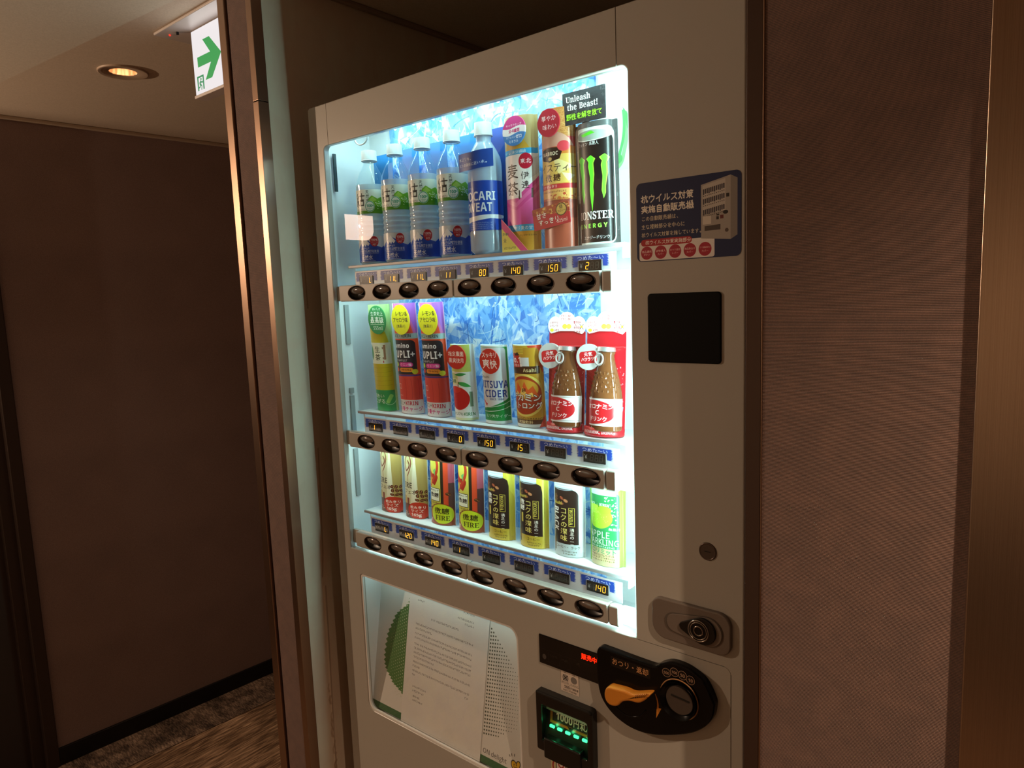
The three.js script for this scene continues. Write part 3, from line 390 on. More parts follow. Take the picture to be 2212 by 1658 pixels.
// crushed-ice picture behind the bottles, a flat print
const ice = art(1024, 1536, (c, w, h) => {
  R(c, 0, 0, w, h, '#7ab2ee');
  const tones = ['#2a66c8', '#4a8ce4', '#68a8f0', '#8cc0f6', '#aed6fa', '#cfe8fd', '#eef8ff', '#ffffff', '#3876d4', '#98c8f8'];
  for (let i = 0; i < 5200; i++) {
    const x = rr(-40, w + 40), y = rr(-40, h + 40), L = rr(16, 110) * (i < 1200 ? 1.4 : 0.62), a = rr(0, 6.3), wd = L * rr(0.1, 0.62);
    c.globalAlpha = rr(0.3, 0.85);
    const ca = Math.cos(a), sa = Math.sin(a), P = (u, v) => [x + u * ca - v * sa, y + u * sa + v * ca];
    poly(c, tones[Math.floor(rnd() * tones.length)], ...P(-L / 2, rr(-wd, wd) / 2), ...P(rr(-L, L) / 3, -wd / 2), ...P(L / 2, rr(-wd, wd) / 2), ...P(rr(-L, L) / 3, wd / 2));
  }
  c.globalAlpha = 0.75;
  for (let i = 0; i < 420; i++) { const x = rr(0, w), y = rr(0, h), L = rr(20, 110), a = rr(0, 6.3); smooth(c, rnd() < 0.7 ? '#f2fbff' : '#0d48a4', rr(1, 3.5), x, y, x + L * 0.5 * Math.cos(a) + rr(-16, 16), y + L * 0.5 * Math.sin(a) + rr(-16, 16), x + L * Math.cos(a), y + L * Math.sin(a)); }
  c.globalAlpha = 1;
  R(c, w * 0.945, h * 0.325, w * 0.03, h * 0.055, '#7fd6e6');
});
part('backdrop', fitUV(bx(0.1, 0.559, 1.024, 1.828, -0.1119, -0.1085), 0.1, 0.559, 1.024, 1.828), std(0xffffff, 0.3, { map: ice }), 'blue crushed-ice picture');
part('music_note_print', fitUV(new THREE.PlaneGeometry(0.075, 0.1).translate(0.618, 1.738, -0.1116), 0.5805, 0.6555, 1.688, 1.788), std(0xffffff, 0.45, { map: art(192, 256, (c, w, h) => {
  R(c, 0, 0, w, h, '#e6ebea');
  const g1 = '#62b069', g2 = '#93cf8c';
  smooth(c, g2, 16, 70, 50, 86, 120, 60, 200, 54, 240, 20, 250); smooth(c, g1, 12, 62, 40, 74, 120, 46, 190, 40, 230, 8, 240);
  poly(c, g1, 60, 30, 110, 96, 128, 130, 78, 110); poly(c, g2, 92, 40, 120, 90, 140, 104, 120, 60);
  disc(c, 22, 214, 34, 22, g1);
  smooth(c, '#35668f', 3, 130, 200, 150, 180, 160, 150);
}) }), 'green music note print');

// lit rows: shelf, price plate, tags, displays, button bar
const tagShape = new THREE.Shape(); { const n = 7, w = 0.0315, y0 = -0.0275, y1 = -0.0112, P = [];
  for (let i = 0; i <= n * 2; i++) P.push([-w + (i % 2 ? 0.0032 : 0) + (i * 37 % 5) * 0.0003, y1 + (y0 - y1) * i / (n * 2)]);
  P.push([-0.0212, y0 + 0.0005], [-0.0205, -0.0178], [0.0205, -0.0178], [0.0212, y0 + 0.0005]);
  for (let i = n * 2; i >= 0; i--) P.push([w - (i % 2 ? 0.0032 : 0) - (i * 23 % 5) * 0.0003, y1 + (y0 - y1) * i / (n * 2)]);
  tagShape.setFromPoints(P.map(([x, y]) => new THREE.Vector2(x, y))); }
const tagGeo = fitUV(new THREE.ShapeGeometry(tagShape), -0.0315, 0.0315, -0.0275, -0.0112);
const tagMat = std(0xffffff, 0.4, { map: art(512, 132, (c, w, h) => { R(c, 0, 0, w, h, '#173f9c'); R(c, 120, 66, 272, 70, '#c9ccd2'); say(c, 'つめた〜い', 78, 3, 56, '#dfe6f4', { sx: 1.3, wt: 0.1 }); }) });
const SEG = { 0: 'abcdef', 1: 'bc', 2: 'abged', 4: 'fgbc', 5: 'afgcd', 8: 'abcdefg', L: 'def', ' ': '' };
function digit(c, ch, x, y, w, h, on, off) {
  const k = w * 0.17, sk = (yy) => (h / 2 - yy) * 0.12, hs = { a: 0, g: h / 2, d: h }, draw = (s) => {
    c.beginPath();
    if (hs[s] !== undefined) { const yy = hs[s]; c.moveTo(x + sk(yy) + k, y + yy); c.lineTo(x + sk(yy) + w - k, y + yy); } else {
      const rgt = 'bc'.includes(s), y0 = 'bf'.includes(s) ? k * 0.6 : h / 2 + k * 0.6, y1 = y0 + h / 2 - k * 1.2, xx = x + (rgt ? w : 0);
      c.moveTo(xx + sk(y0), y + y0); c.lineTo(xx + sk(y1), y + y1);
    }
    c.stroke();
  };
  c.lineCap = 'round'; c.lineWidth = k;
  for (const s of 'abcdefg') { const lit = SEG[ch].includes(s); if (lit !== !!on) continue; c.strokeStyle = on || off; draw(s); }
}
const PRICES = [['  L', '11L', '11L', '11 ', ' 80', '140', '150', '2  '], ['1  ', '   ', '   ', '  0', '150', '15 ', '   ', '   '], ['  L', '120', '140', '1  ', '   ', '   ', '   ', '140']];
const cellW = 240, cellH = 100;
const priceArt = (lit) => art(cellW * 8, cellH * 3, (c, w, h) => {
  R(c, 0, 0, w, h, lit ? '#000000' : '#16130f');
  PRICES.forEach((row, r) => row.forEach((s, k) => {
    const x = k * cellW, y = r * cellH;
    if (!lit) say(c, '¥', x + 12, y + 22, 54, '#8d8a86', { font: 'normal' });
    [...s].forEach((ch, i) => digit(c, ch, x + 78 + i * 52, y + 20, 30, 60, lit ? (r === 0 || k < 9 ? '#ffb733' : '') : null, '#3c3833'));
  }));
});
const litMap = priceArt(true), unlitMap = priceArt(false);
const priceMat = std(0xffffff, 0.25, { map: unlitMap, emissive: lin(1, 0.86, 0.5), emissiveMap: litMap, emissiveIntensity: 3.2 });
const capMat = std(lin(0.15, 0.118, 0.1), 0.16, { clearcoat: 0.8 }), wellMat = std(0x060505, 0.35), rimMat = std(lin(0.1, 0.07, 0.055), 0.25, { metalness: 0.4 });
const ell = (g) => g.rotateX(Math.PI / 2).scale(1, 0.525, 1);
const rimGeo = ell(new THREE.LatheGeometry([[0.0232, -0.001], [0.0236, 0.0012], [0.0246, 0.0016], [0.0254, 0.0008], [0.0256, -0.001]].map(([x, y]) => new THREE.Vector2(x, y)), 40));
const wellGeo = ell(new THREE.LatheGeometry([[0.0238, 0], [0.022, -0.009], [0.0001, -0.0105]].map(([x, y]) => new THREE.Vector2(x, y)), 40));
const capGeo = (() => { const g = new THREE.SphereGeometry(1, 32, 16).scale(0.0176, 0.0066, 0.005); g.rotateX(0.3).translate(0, 0.0042, -0.0026); return g; })();
const lensGeo = new THREE.TorusGeometry(1, 0.045, 8, 36).scale(0.0175, 0.0065, 0.012).rotateX(0.3).translate(0, 0.0042, -0.0008);
const ledMat = std(0x111111, 0.5, { emissive: lin(...COOL), emissiveIntensity: 2.2 });
SHELF.forEach((sy, r) => {
  part('shelf', rbx(0.0635, 0.6572, sy - 0.005, sy, -0.108, -0.0235, 0.0012), white, 'white display shelf');
  part('shelf_lip', rbx(0.0635, 0.6572, sy - 0.0045, sy + 0.0006, -0.0235, -0.0205, 0.0008), std(lin(0.3, 0.29, 0.29), 0.35), 'grey front lip of the shelf');
  for (const x of [0.07, 0.648]) part('shelf_bracket', bx(x, x + 0.0025, sy - 0.02, sy - 0.005, -0.1, -0.03), white);
  const by = BAR[r], top = by + 0.0148, bot = by - 0.0148;
  part('price_plate', rbx(0.0785, 0.6415, top - 0.006, sy - 0.0105, -0.0256, -0.0232, 0.001), std(lin(0.56, 0.55, 0.57), 0.3), 'pale grey price plate');
  for (let k = 0; k < 8; k++) {
    part('cold_tag', tagGeo, tagMat, k + r ? undefined : 'blue tag with jagged ends').position.set(COL(k), sy - 0.002, -0.0229);
    const g = bx(-0.0187, 0.0187, -0.0335, -0.0182, -0.001, 0.0006), uv = g.attributes.uv, p = g.attributes.position;
    for (let i = 0; i < p.count; i++) uv.setXY(i, (k + (p.getX(i) + 0.0187) / 0.0374) / 8, 1 - (r + 1 - (p.getY(i) + 0.0335) / 0.0153) / 3);
    part('price_display', g, priceMat).position.set(COL(k), sy - 0.002, -0.0222);
  }
  for (const [a, b, k0] of [[0.062, 0.3556, 0], [0.3568, 0.632, 4]]) {
    const cx = (a + b) / 2, q = 1000, s = rrShape((a - cx) * q, (b - cx) * q, (bot - by) * q, (top - by) * q, 3);
    for (let k = k0; k < k0 + 4; k++) { const e = new THREE.Path(); e.absellipse((COL(k) - cx) * q, 0, 23.6, 12.4, 0, Math.PI * 2, true); s.holes.push(e); }
    part('button_bar', ext(s, 14, 2, 24).scale(1 / q, 1 / q, 1 / q).translate(cx, by, -0.012), ivory, 'ivory button bar');
  }
  part('bar_end', rbx(0.6325, 0.6512, bot - 0.001, top + 0.001, -0.012, 0.0016, 0.004), ivory);
  part('bar_end', rbx(0.6505, 0.6765, bot + 0.001, top - 0.001, -0.014, -0.0075, 0.001), ivory);
  part('bar_end', rbx(0.042, 0.0635, bot + 0.001, top - 0.001, -0.014, -0.0075, 0.001), ivory);
  for (let k = 0; k < 8; k++) {
    const b = new THREE.Group(); b.name = 'button'; b.position.set(COL(k), by, 0.001); vm.add(b);
    mesh('rim', rimGeo, rimMat, b); mesh('well', wellGeo, wellMat, b); mesh('cap', capGeo, capMat, b); mesh('cap_edge', lensGeo, capMat, b);
  }
  // pane in front of this row
  const y1 = r ? BAR[r - 1] - 0.0148 : 1.7945;
  part('window_pane', new THREE.PlaneGeometry(0.635, y1 - top).translate(0.3593, (y1 + top) / 2, -0.005), clearPane, 'clear window pane');
  // lamp strip over this row, behind the front edge
  const ly = r ? BAR[r - 1] + 0.001 : 1.822, lz = r ? -0.0185 : -0.02;
  part('light_strip', rbx(0.07, 0.65, ly, ly + 0.003, lz - 0.003, lz + 0.003, 0.001), ledMat, 'cool white lamp strip');
  const L = new THREE.RectAreaLight(lin(...COOL), r ? 44 : 42, 0.58, 0.006); L.position.set(0.36, ly - 0.001, lz); vm.add(L); L.lookAt(0.36, ly - 0.1, lz - 0.045);
});
{ // upright lamp strip hidden behind the right edge of the window: the main light of the display
  const x = 0.6805;
  part('light_strip', rbx(x, x + 0.004, 1.04, 1.79, -0.0285, -0.0225, 0.0008), ledMat, 'upright cool white lamp strip');
  const L = new THREE.RectAreaLight(lin(...COOL), 5, 0.006, 0.74); L.position.set(x - 0.001, 1.415, -0.0255); vm.add(L); L.lookAt(x - 0.2, 1.415, -0.06);
}
{ // added slim lamp in front of the panes to brighten the alcove wall
  part('added_rim_lamp', bx(0.6764, 0.6772, 1.04, 1.787, -0.0046, -0.0012), ledMat, 'added slim cool white rim lamp brightening the alcove wall');
  const L = new THREE.RectAreaLight(lin(...COOL), 330, 0.0032, 0.74); L.position.set(0.6758, 1.4135, -0.0029); vm.add(L); L.lookAt(0.3, 1.4135, 0.004);
}
{ // lamp strip under the lowest bar
  const ly = BAR[2] - 0.0185;
  part('light_strip', rbx(0.07, 0.65, ly, ly + 0.0025, -0.022, -0.016, 0.001), ledMat, 'cool white lamp strip');
  const L = new THREE.RectAreaLight(lin(...COOL), 14, 0.58, 0.006); L.position.set(0.36, ly - 0.001, -0.019); vm.add(L); L.lookAt(0.36, ly - 0.1, -0.019);
}
for (let k = 0; k < 9; k++) {   // single lamps along the top, close to the ice picture
  const x = 0.135 + 0.05 * k;
  part('lamp_bead', new THREE.SphereGeometry(0.003, 12, 8).translate(x, 1.823, -0.092), ledMat);
  const L = new THREE.PointLight(lin(...COOL), 0.003, 0, 2); L.position.set(x, 1.817, -0.092); L.castShadow = true; L.shadow.radius = 0.12; vm.add(L);
}

// lower poster window
const POST = (y, z = 0) => -0.012 - (y - 0.705) * 0.175 + z;   // the leaf poster leans back
part('poster_recess', merged([bx(0.05, 0.48, 0.68, 0.995, -0.082, -0.076), bx(0.05, 0.062, 0.68, 0.995, -0.076, -0.0102), bx(0.464, 0.48, 0.68, 0.995, -0.076, -0.0102), bx(0.062, 0.464, 0.68, 0.698, -0.076, -0.0102)]), white, 'pale recess behind the poster window');
part('poster_rim', (() => { const s = rrShape(0.0652, 0.4605, 0.703, 0.984, [0.018, 0.03, 0.02, 0.006]); s.holes.push(rrShape(0.0688, 0.457, 0.7066, 0.9805, [0.016, 0.028, 0.018, 0.005])); return ext(s, 0.004, 0, 8).translate(0, 0, -0.0055); })(), std(lin(0.8, 0.8, 0.78), 0.35), 'white rim of the poster window');
part('poster_pane', new THREE.ShapeGeometry(rrShape(0.067, 0.459, 0.705, 0.982, [0.016, 0.028, 0.018, 0.005]), 8).translate(0, 0, -0.0035), clearPane, 'clear pane over the poster');
part('window_lamp', rbx(0.07, 0.45, 0.9865, 0.9905, -0.026, -0.018, 0.001), ledMat, 'cool white lamp strip');
{ const L = new THREE.RectAreaLight(lin(...COOL), 3.2, 0.38, 0.008); L.position.set(0.26, 0.9855, -0.022); vm.add(L); L.lookAt(0.26, 0.88, -0.032); }

// fascia
const proud = (name, shape, d, mat, label, bevel = 0.001) => part(name, ext(shape, d, bevel, 14).translate(0, 0, -0.0005), mat, label);
const printed = (name, x0, x1, y0, y1, z, tex, r, label, more = {}) => part(name, fitUV(new THREE.ShapeGeometry(rrShape(x0, x1, y0, y1, r), 8).translate(0, 0, z), x0, x1, y0, y1), std(0xffffff, 0.35, { map: tex, ...more }), label);
printed('notice_sticker', 0.6878, 0.8257, 1.548, 1.6463, 0.0004, art(1104, 788, (c, w, h) => {
  R(c, 0, 0, w, h, '#0d2150');
  pill(c, 28, 592, 812, 188, 22, '#efeae6');
  say(c, '抗ウイルス対策', 52, 122, 84, '#f2ecdf', { wt: 0.125, sx: 0.98 }); say(c, '実施自動販売機', 52, 224, 84, '#f2ecdf', { wt: 0.125, sx: 0.98 });
  say(c, 'この自動販売機は、', 54, 332, 52, '#d8cdb4', { sx: 0.93 }); say(c, '主な接触部分を中心に', 54, 414, 52, '#d8cdb4', { sx: 0.93 }); say(c, '抗ウイルス対策を施しています。', 54, 496, 50, '#d8cdb4', { sx: 0.9 });
  pill(c, 48, 566, 560, 68, 34, '#b5202b'); say(c, '抗ウイルス対策実施部分', 96, 576, 46, '#f4eee6', { wt: 0.11 });
  [['商品選択', 'ボタン'], ['紙幣挿入', 'カバー'], ['おつり返却', 'レバー'], ['商品取出口', 'カバー'], ['つり銭返却口', 'カバー']].forEach(([a, b], i) => {
    const x = 112 + i * 158; disc(c, x, 702, 66, 66, '#b01e38');
    const s = 112 / a.length; say(c, a, x - 56, 676, Math.min(s, 26), '#f3dcd8', { sx: s / Math.min(s, 26) }); say(c, b, x - 36, 708, 24, '#f3dcd8');
  });
  // small picture of a machine
  poly(c, '#a9a29a', 704, 96, 1000, 36, 1000, 628, 704, 600); poly(c, '#8a837d', 1000, 36, 1066, 72, 1066, 590, 1000, 628);
  poly(c, '#c2bcb4', 720, 106, 948, 62, 948, 354, 720, 372);
  for (let i = 0; i < 3; i++) { for (let k = 0; k < 12; k++) { const x = 724 + k * 18.4, y = 140 - k * 3.2 + i * 92 + (i === 2 ? 10 : 0); R(c, x, y, 14, k % 3 ? 46 : 52, '#3c3a44'); R(c, x + 3, y + 62, 9, 8, '#3a3230'); } }
  poly(c, '#d6cfc4', 722, 396, 806, 392, 806, 470, 722, 472); poly(c, '#4a423e', 740, 488, 900, 480, 900, 530, 740, 532);
  R(c, 956, 200, 30, 34, '#221d1c'); disc(c, 950, 372, 26, 18, '#1f1a1a'); R(c, 860, 382, 28, 16, '#2a2422'); R(c, 858, 406, 26, 28, '#2a2422'); disc(c, 962, 540, 18, 18, '#5a4c42'); R(c, 896, 396, 34, 34, '#6a2a28');
}), 0.007, 'navy notice sticker picturing a vending machine');
proud('dark_screen', rrShape(0.7026, 0.8015, 1.4194, 1.5072, 0.005), 0.003, std(0x050505, 0.5, { specularIntensity: 0.25 }), 'blank black screen', 0.0015);
{ // small round lock
  const g = new THREE.Group(); g.name = 'small_lock'; g.position.set(0.783, 1.1795, 0); vm.add(g);
  mesh('lock_ring', new THREE.TorusGeometry(0.0106, 0.0014, 8, 32), rimMat, g); mesh('lock_face', new THREE.CylinderGeometry(0.0102, 0.0102, 0.002, 28).rotateX(Math.PI / 2), std(lin(0.1, 0.075, 0.06), 0.35, { metalness: 0.5 }), g);
  mesh('key_slot', bx(-0.004, 0.004, -0.0006, 0.0006, 0.0008, 0.0014), M.black, g);
}
{ // door handle with its lock
  const g = new THREE.Group(); g.name = 'door_handle'; vm.add(g);
  const hm = std(lin(0.2, 0.165, 0.14), 0.42, { metalness: 0.35 });
  mesh('handle_plate', ext(rrShape(0.705, 0.8155, 1.047, 1.1035, [0.021, 0.016, 0.017, 0.013]), 0.006, 0.002, 16), hm, g);
  const tear = (x0, r0, x1, r1, y) => { const s = new THREE.Shape(), d = x1 - x0, a = Math.acos((r0 - r1) / d); s.absarc(x0, y, r0, a, 2 * Math.PI - a); s.absarc(x1, y, r1, -a, a); return s; };
  mesh('handle_recess', ext(tear(0.738, 0.0135, 0.7855, 0.0202, 1.0748), 0.001, 0, 20).translate(0, 0, 0.0058), std(lin(0.12, 0.1, 0.085), 0.4, { metalness: 0.3 }), g);
  mesh('handle_lever', ext(tear(0.7405, 0.0125, 0.7855, 0.0192, 1.0748), 0.0016, 0.0005, 20).translate(0, 0, 0.006), hm, g);
  mesh('lock_surround', ext(tear(0.7535, 0.0062, 0.7795, 0.018, 1.0748), 0.0034, 0.0012, 20).translate(0, 0, 0.007), std(0x0a0b0c, 0.18), g);
  for (const [r, t] of [[0.0138, 0.0009], [0.0112, 0.0007], [0.006, 0.0009]]) mesh('lock_ring', new THREE.TorusGeometry(r, t, 8, 36).translate(0.7745, 1.0746, 0.0108), std(lin(0.35, 0.3, 0.26), 0.25, { metalness: 0.9 }), g);
  mesh('lock_core', new THREE.CylinderGeometry(0.0105, 0.0105, 0.003, 28).rotateX(Math.PI / 2).translate(0.7745, 1.0746, 0.0092), std(0x15120f, 0.3, { metalness: 0.5 }), g);
}
{ // LED message panel
  const g = new THREE.Group(); g.name = 'message_panel'; vm.add(g);
  mesh('panel_face', ext(rrShape(0.5052, 0.6168, 0.9428, 0.9893, [0.003, 0.001, 0.001, 0.001]), 0.0014, 0.0004), gloss, g);
  const base = art(512, 214, (c, w, h) => { R(c, 0, 0, w, h, '#0a0808'); c.strokeStyle = '#1d1818'; c.lineWidth = 3; c.strokeRect(10, 100, 500, 90); for (const x of [80, 180, 270]) { c.beginPath(); c.moveTo(x, 100); c.lineTo(x, 190); c.stroke(); } disc(c, 44, 158, 17, 20, '#4a4441'); say(c, '円', 322, 112, 30, '#2c2523'); scribble(c, 96, 124, 70, 16, '#2a2422', 5); scribble(c, 192, 126, 66, 16, '#2a2422', 5); });
  const lit = art(512, 214, (c, w, h) => { R(c, 0, 0, w, h, '#000'); say(c, '販売中', 366, 28, 46, '#ff4a24', { sx: 0.93, wt: 0.13 }); });
  const f = mesh('panel_print', fitUV(new THREE.PlaneGeometry(0.1105, 0.0458).translate(0.561, 0.966, 0.0019), 0.5057, 0.6163, 0.9431, 0.9889), std(0xffffff, 0.12, { map: base, emissive: lin(1, 0.2, 0.08), emissiveMap: lit, emissiveIntensity: 2.4 }), g);
  f.userData.label = 'red lit letters';
}
printed('coin_notice', 0.5444, 0.578, 0.9095, 0.9432, 0.0004, art(256, 256, (c, w, h) => {
  R(c, 0, 0, w, h, '#d9cbbd'); c.strokeStyle = '#4a4038'; c.lineWidth = 3; c.strokeRect(4, 2, 248, 156);
  say(c, 'NG', 44, 8, 24, '#4a4038'); say(c, 'OK', 168, 8, 24, '#4a4038'); disc(c, 68, 84, 44, 42, '#9a938c'); disc(c, 186, 84, 44, 42, '#7d7771');
  c.strokeStyle = '#241d18'; c.lineWidth = 9; c.beginPath(); c.moveTo(34, 50); c.lineTo(104, 120); c.moveTo(104, 50); c.lineTo(34, 120); c.stroke();
  scribble(c, 18, 134, 100, 16, '#4a4038', 8); scribble(c, 138, 134, 100, 16, '#4a4038', 8);
  say(c, '500', 48, 172, 44, '#2b2420'); say(c, '円', 130, 180, 30, '#2b2420'); scribble(c, 162, 182, 84, 26, '#2b2420', 5); scribble(c, 30, 222, 190, 22, '#4a4038', 12);
}), 0.0005, 'small printed coin notice');
{ // bill slot
  const g = new THREE.Group(); g.name = 'bill_slot'; vm.add(g);
  const s = rrShape(0.5035, 0.6085, 0.8035, 0.9015, [0.004, 0.006, 0.006, 0.003]); s.holes.push(rrShape(0.5145, 0.5985, 0.822, 0.8805, 0.003));
  mesh('bezel', ext(s, 0.014, 0.003, 10), std(0x0b0a0a, 0.22), g);
  mesh('tongue', rbx(0.519, 0.588, 0.796, 0.83, 0.001, 0.017, 0.003), std(0x0b0a0a, 0.25), g);
  const inner = mesh('sloping_face', fitUV(new THREE.PlaneGeometry(0.084, 0.064), -0.042, 0.042, -0.032, 0.032), std(0xffffff, 0.3, { map: art(512, 390, (c, w, h) => {
    R(c, 0, 0, w, h, '#12100e'); c.strokeStyle = '#a5571c'; c.lineWidth = 26; c.beginPath(); c.moveTo(62, 60); c.lineTo(62, 190); c.lineTo(478, 190); c.stroke();
    poly(c, '#a5571c', 230, 200, 330, 200, 280, 160); poly(c, '#0d0b0a', 250, 178, 320, 178, 285, 222);
    R(c, 92, 62, 400, 112, '#1c1917'); say(c, '1000円札', 112, 76, 88, '#d8cbb8', { wt: 0.1, sx: 0.92 });
    R(c, 0, 236, w, 154, '#14201a');
  }) }), g); inner.position.set(0.5565, 0.851, 0.002); inner.rotation.x = -0.12; inner.userData.label = 'face printed 1000';
  const green = std(0x042010, 0.4, { emissive: lin(0.05, 1, 0.3), emissiveIntensity: 2.2 });
  [0.524, 0.5385, 0.5535, 0.569, 0.5845].forEach((x) => { mesh('green_lamp', rbx(x, x + 0.0085, 0.8435, 0.8475, 0.003, 0.0062, 0.0008), green, g); });
  for (const x of [0.531, 0.5615, 0.5885]) { const L = new THREE.PointLight(lin(0.05, 1, 0.3), 0.00035, 0, 2); L.position.set(x, 0.8455, 0.0105); L.castShadow = true; L.shadow.radius = 0.1; g.add(L); }
}
printed('banknote_sticker', 0.5205, 0.604, 0.742, 0.8005, 0.0004, art(512, 360, (c, w, h) => {
  R(c, 0, 0, w, h, '#ded4a4'); c.strokeStyle = '#b0262c'; c.lineWidth = 16; c.beginPath(); c.arc(118, 150, 96, 0.6, 5.6); c.stroke();
  c.fillStyle = '#f3ece2'; c.strokeStyle = '#1d1815'; c.lineWidth = 9; c.beginPath(); c.rect(62, 36, 112, 210); c.fill(); c.stroke(); c.strokeRect(44, 20, 148, 28);
  disc(c, 118, 110, 34, 36, '#b0262c'); disc(c, 118, 110, 20, 22, '#f3ece2'); say(c, '1000', 72, 164, 38, '#1d1815'); say(c, '円', 98, 206, 36, '#1d1815');
  scribble(c, 236, 34, 240, 36, '#b0262c', 12); say(c, '使えます', 230, 90, 70, '#1d1815', { wt: 0.13, sx: 0.95 }); disc(c, 330, 250, 70, 60, '#2b2420'); disc(c, 330, 250, 50, 42, '#ded4a4');
}), 0.001, 'yellow sticker picturing a banknote');
{ // coin panel
  const g = new THREE.Group(); g.name = 'coin_panel'; vm.add(g);
  const O = [[0.6235, 1.0072], [0.6176, 0.9985], [0.6168, 0.976], [0.6174, 0.9527], [0.6244, 0.9284], [0.6428, 0.9105], [0.6719, 0.9008], [0.7053, 0.9035], [0.7472, 0.9196], [0.7744, 0.9365], [0.7914, 0.9571], [0.796, 0.9758], [0.7945, 0.9875], [0.7824, 1.008], [0.7638, 1.0178], [0.748, 1.0206], [0.7334, 1.0196], [0.7202, 1.013], [0.7117, 1.0068], [0.6985, 1.006], [0.665, 1.0068], [0.635, 1.0078]];
  mesh('panel_body', ext(splineShape(O), 0.011, 0.003, 4), gloss, g);
  const pr = (name, x0, x1, y0, y1, tex, z = 0.0112) => mesh(name, fitUV(new THREE.PlaneGeometry(x1 - x0, y1 - y0).translate((x0 + x1) / 2, (y0 + y1) / 2, z), x0, x1, y0, y1), std(0xffffff, 0.2, { map: tex }), g);
  pr('change_lettering', 0.642, 0.7045, 0.985, 1.0, art(500, 120, (c, w, h) => { R(c, 0, 0, w, h, '#070606'); say(c, 'おつり・返却', 10, 14, 84, '#c08a5c', { sx: 0.93, wt: 0.095 }); }));
  [['500', 0.7288, 1.0031], ['100', 0.7406, 1.0075], ['50', 0.7524, 1.007], ['10', 0.7638, 1.0041]].forEach(([t, x, y], i) => {
    mesh('coin_mark', fitUV(new THREE.CircleGeometry(0.0066, 28).translate(x, y, 0.0112 + i * 0.0002), x - 0.0066, x + 0.0066, y - 0.0066, y + 0.0066), std(0xffffff, 0.2, { map: art(128, 128, (c, w, h) => { R(c, 0, 0, w, h, '#070606'); c.strokeStyle = '#9a7a62'; c.lineWidth = 6; c.beginPath(); c.arc(64, 64, 57, 0, 7); c.stroke(); c.font = 'bold ' + (t.length > 2 ? 50 : 60) + 'px sans-serif'; c.textAlign = 'center'; c.textBaseline = 'middle'; c.fillStyle = '#9a7a62'; c.fillText(t, 64, 68); }) }), g);
  });
  const orange = std(lin(0.62, 0.22, 0.02), 0.42);
  mesh('slot_ring', new THREE.TorusGeometry(0.0272, 0.0009, 8, 56).translate(0.7468, 0.9712, 0.0112), std(lin(0.36, 0.17, 0.06), 0.4), g);
  mesh('slot_bowl', new THREE.LatheGeometry([[0.0262, 0.0112], [0.0215, 0.006], [0.0195, 0.0055]].map(([x, y]) => new THREE.Vector2(x, y)), 48).rotateX(Math.PI / 2).translate(0.7468, 0.9712, 0.006), gloss, g);
  mesh('slot_disc', new THREE.CylinderGeometry(0.019, 0.02, 0.004, 40).rotateX(Math.PI / 2).translate(0.7488, 0.9716, 0.0125), std(lin(0.075, 0.058, 0.048), 0.35, { metalness: 0.3 }), g);
  mesh('coin_slot', bx(-0.0132, 0.0132, -0.0011, 0.0011, -0.0004, 0.0004).rotateZ(-0.08).translate(0.7505, 0.9755, 0.0147), M.black, g);
  mesh('finger_well', new THREE.TorusGeometry(0.031, 0.0012, 8, 30, Math.PI * 0.75).rotateZ(Math.PI * 1.12).translate(0.668, 0.9495, 0.0108), gloss, g);
  const lv = splineShape([[0.637, 0.9425], [0.6385, 0.953], [0.6445, 0.9592], [0.6531, 0.9606], [0.6694, 0.9622], [0.684, 0.962], [0.7079, 0.971], [0.7087, 0.9672], [0.6939, 0.9525], [0.6765, 0.949], [0.6654, 0.9432], [0.658, 0.935], [0.648, 0.932], [0.6405, 0.935]]);
  mesh('return_lever', ext(lv, 0.013, 0.003, 4).translate(0, 0, 0.0105), orange, g).userData.label = 'orange coin return lever';
  for (let i = 0; i < 6; i++) mesh('lever_groove', bx(-0.0035, 0.0035, -0.0004, 0.0004, 0, 0.0006).rotateZ(1.1).translate(0.688 + i * 0.0032, 0.9605 + i * 0.0014, 0.0236), std(lin(0.3, 0.1, 0.01), 0.5), g);
  const arrow = new THREE.Shape(); arrow.moveTo(0.7119, 0.967); arrow.quadraticCurveTo(0.7178, 0.957, 0.7168, 0.9478); arrow.lineTo(0.7206, 0.9482); arrow.lineTo(0.7128, 0.932); arrow.lineTo(0.7138, 0.946); arrow.quadraticCurveTo(0.7158, 0.957, 0.7114, 0.966);
  mesh('turn_arrow', ext(arrow, 0.0004, 0, 10).translate(0, 0, 0.0111), orange, g);
}
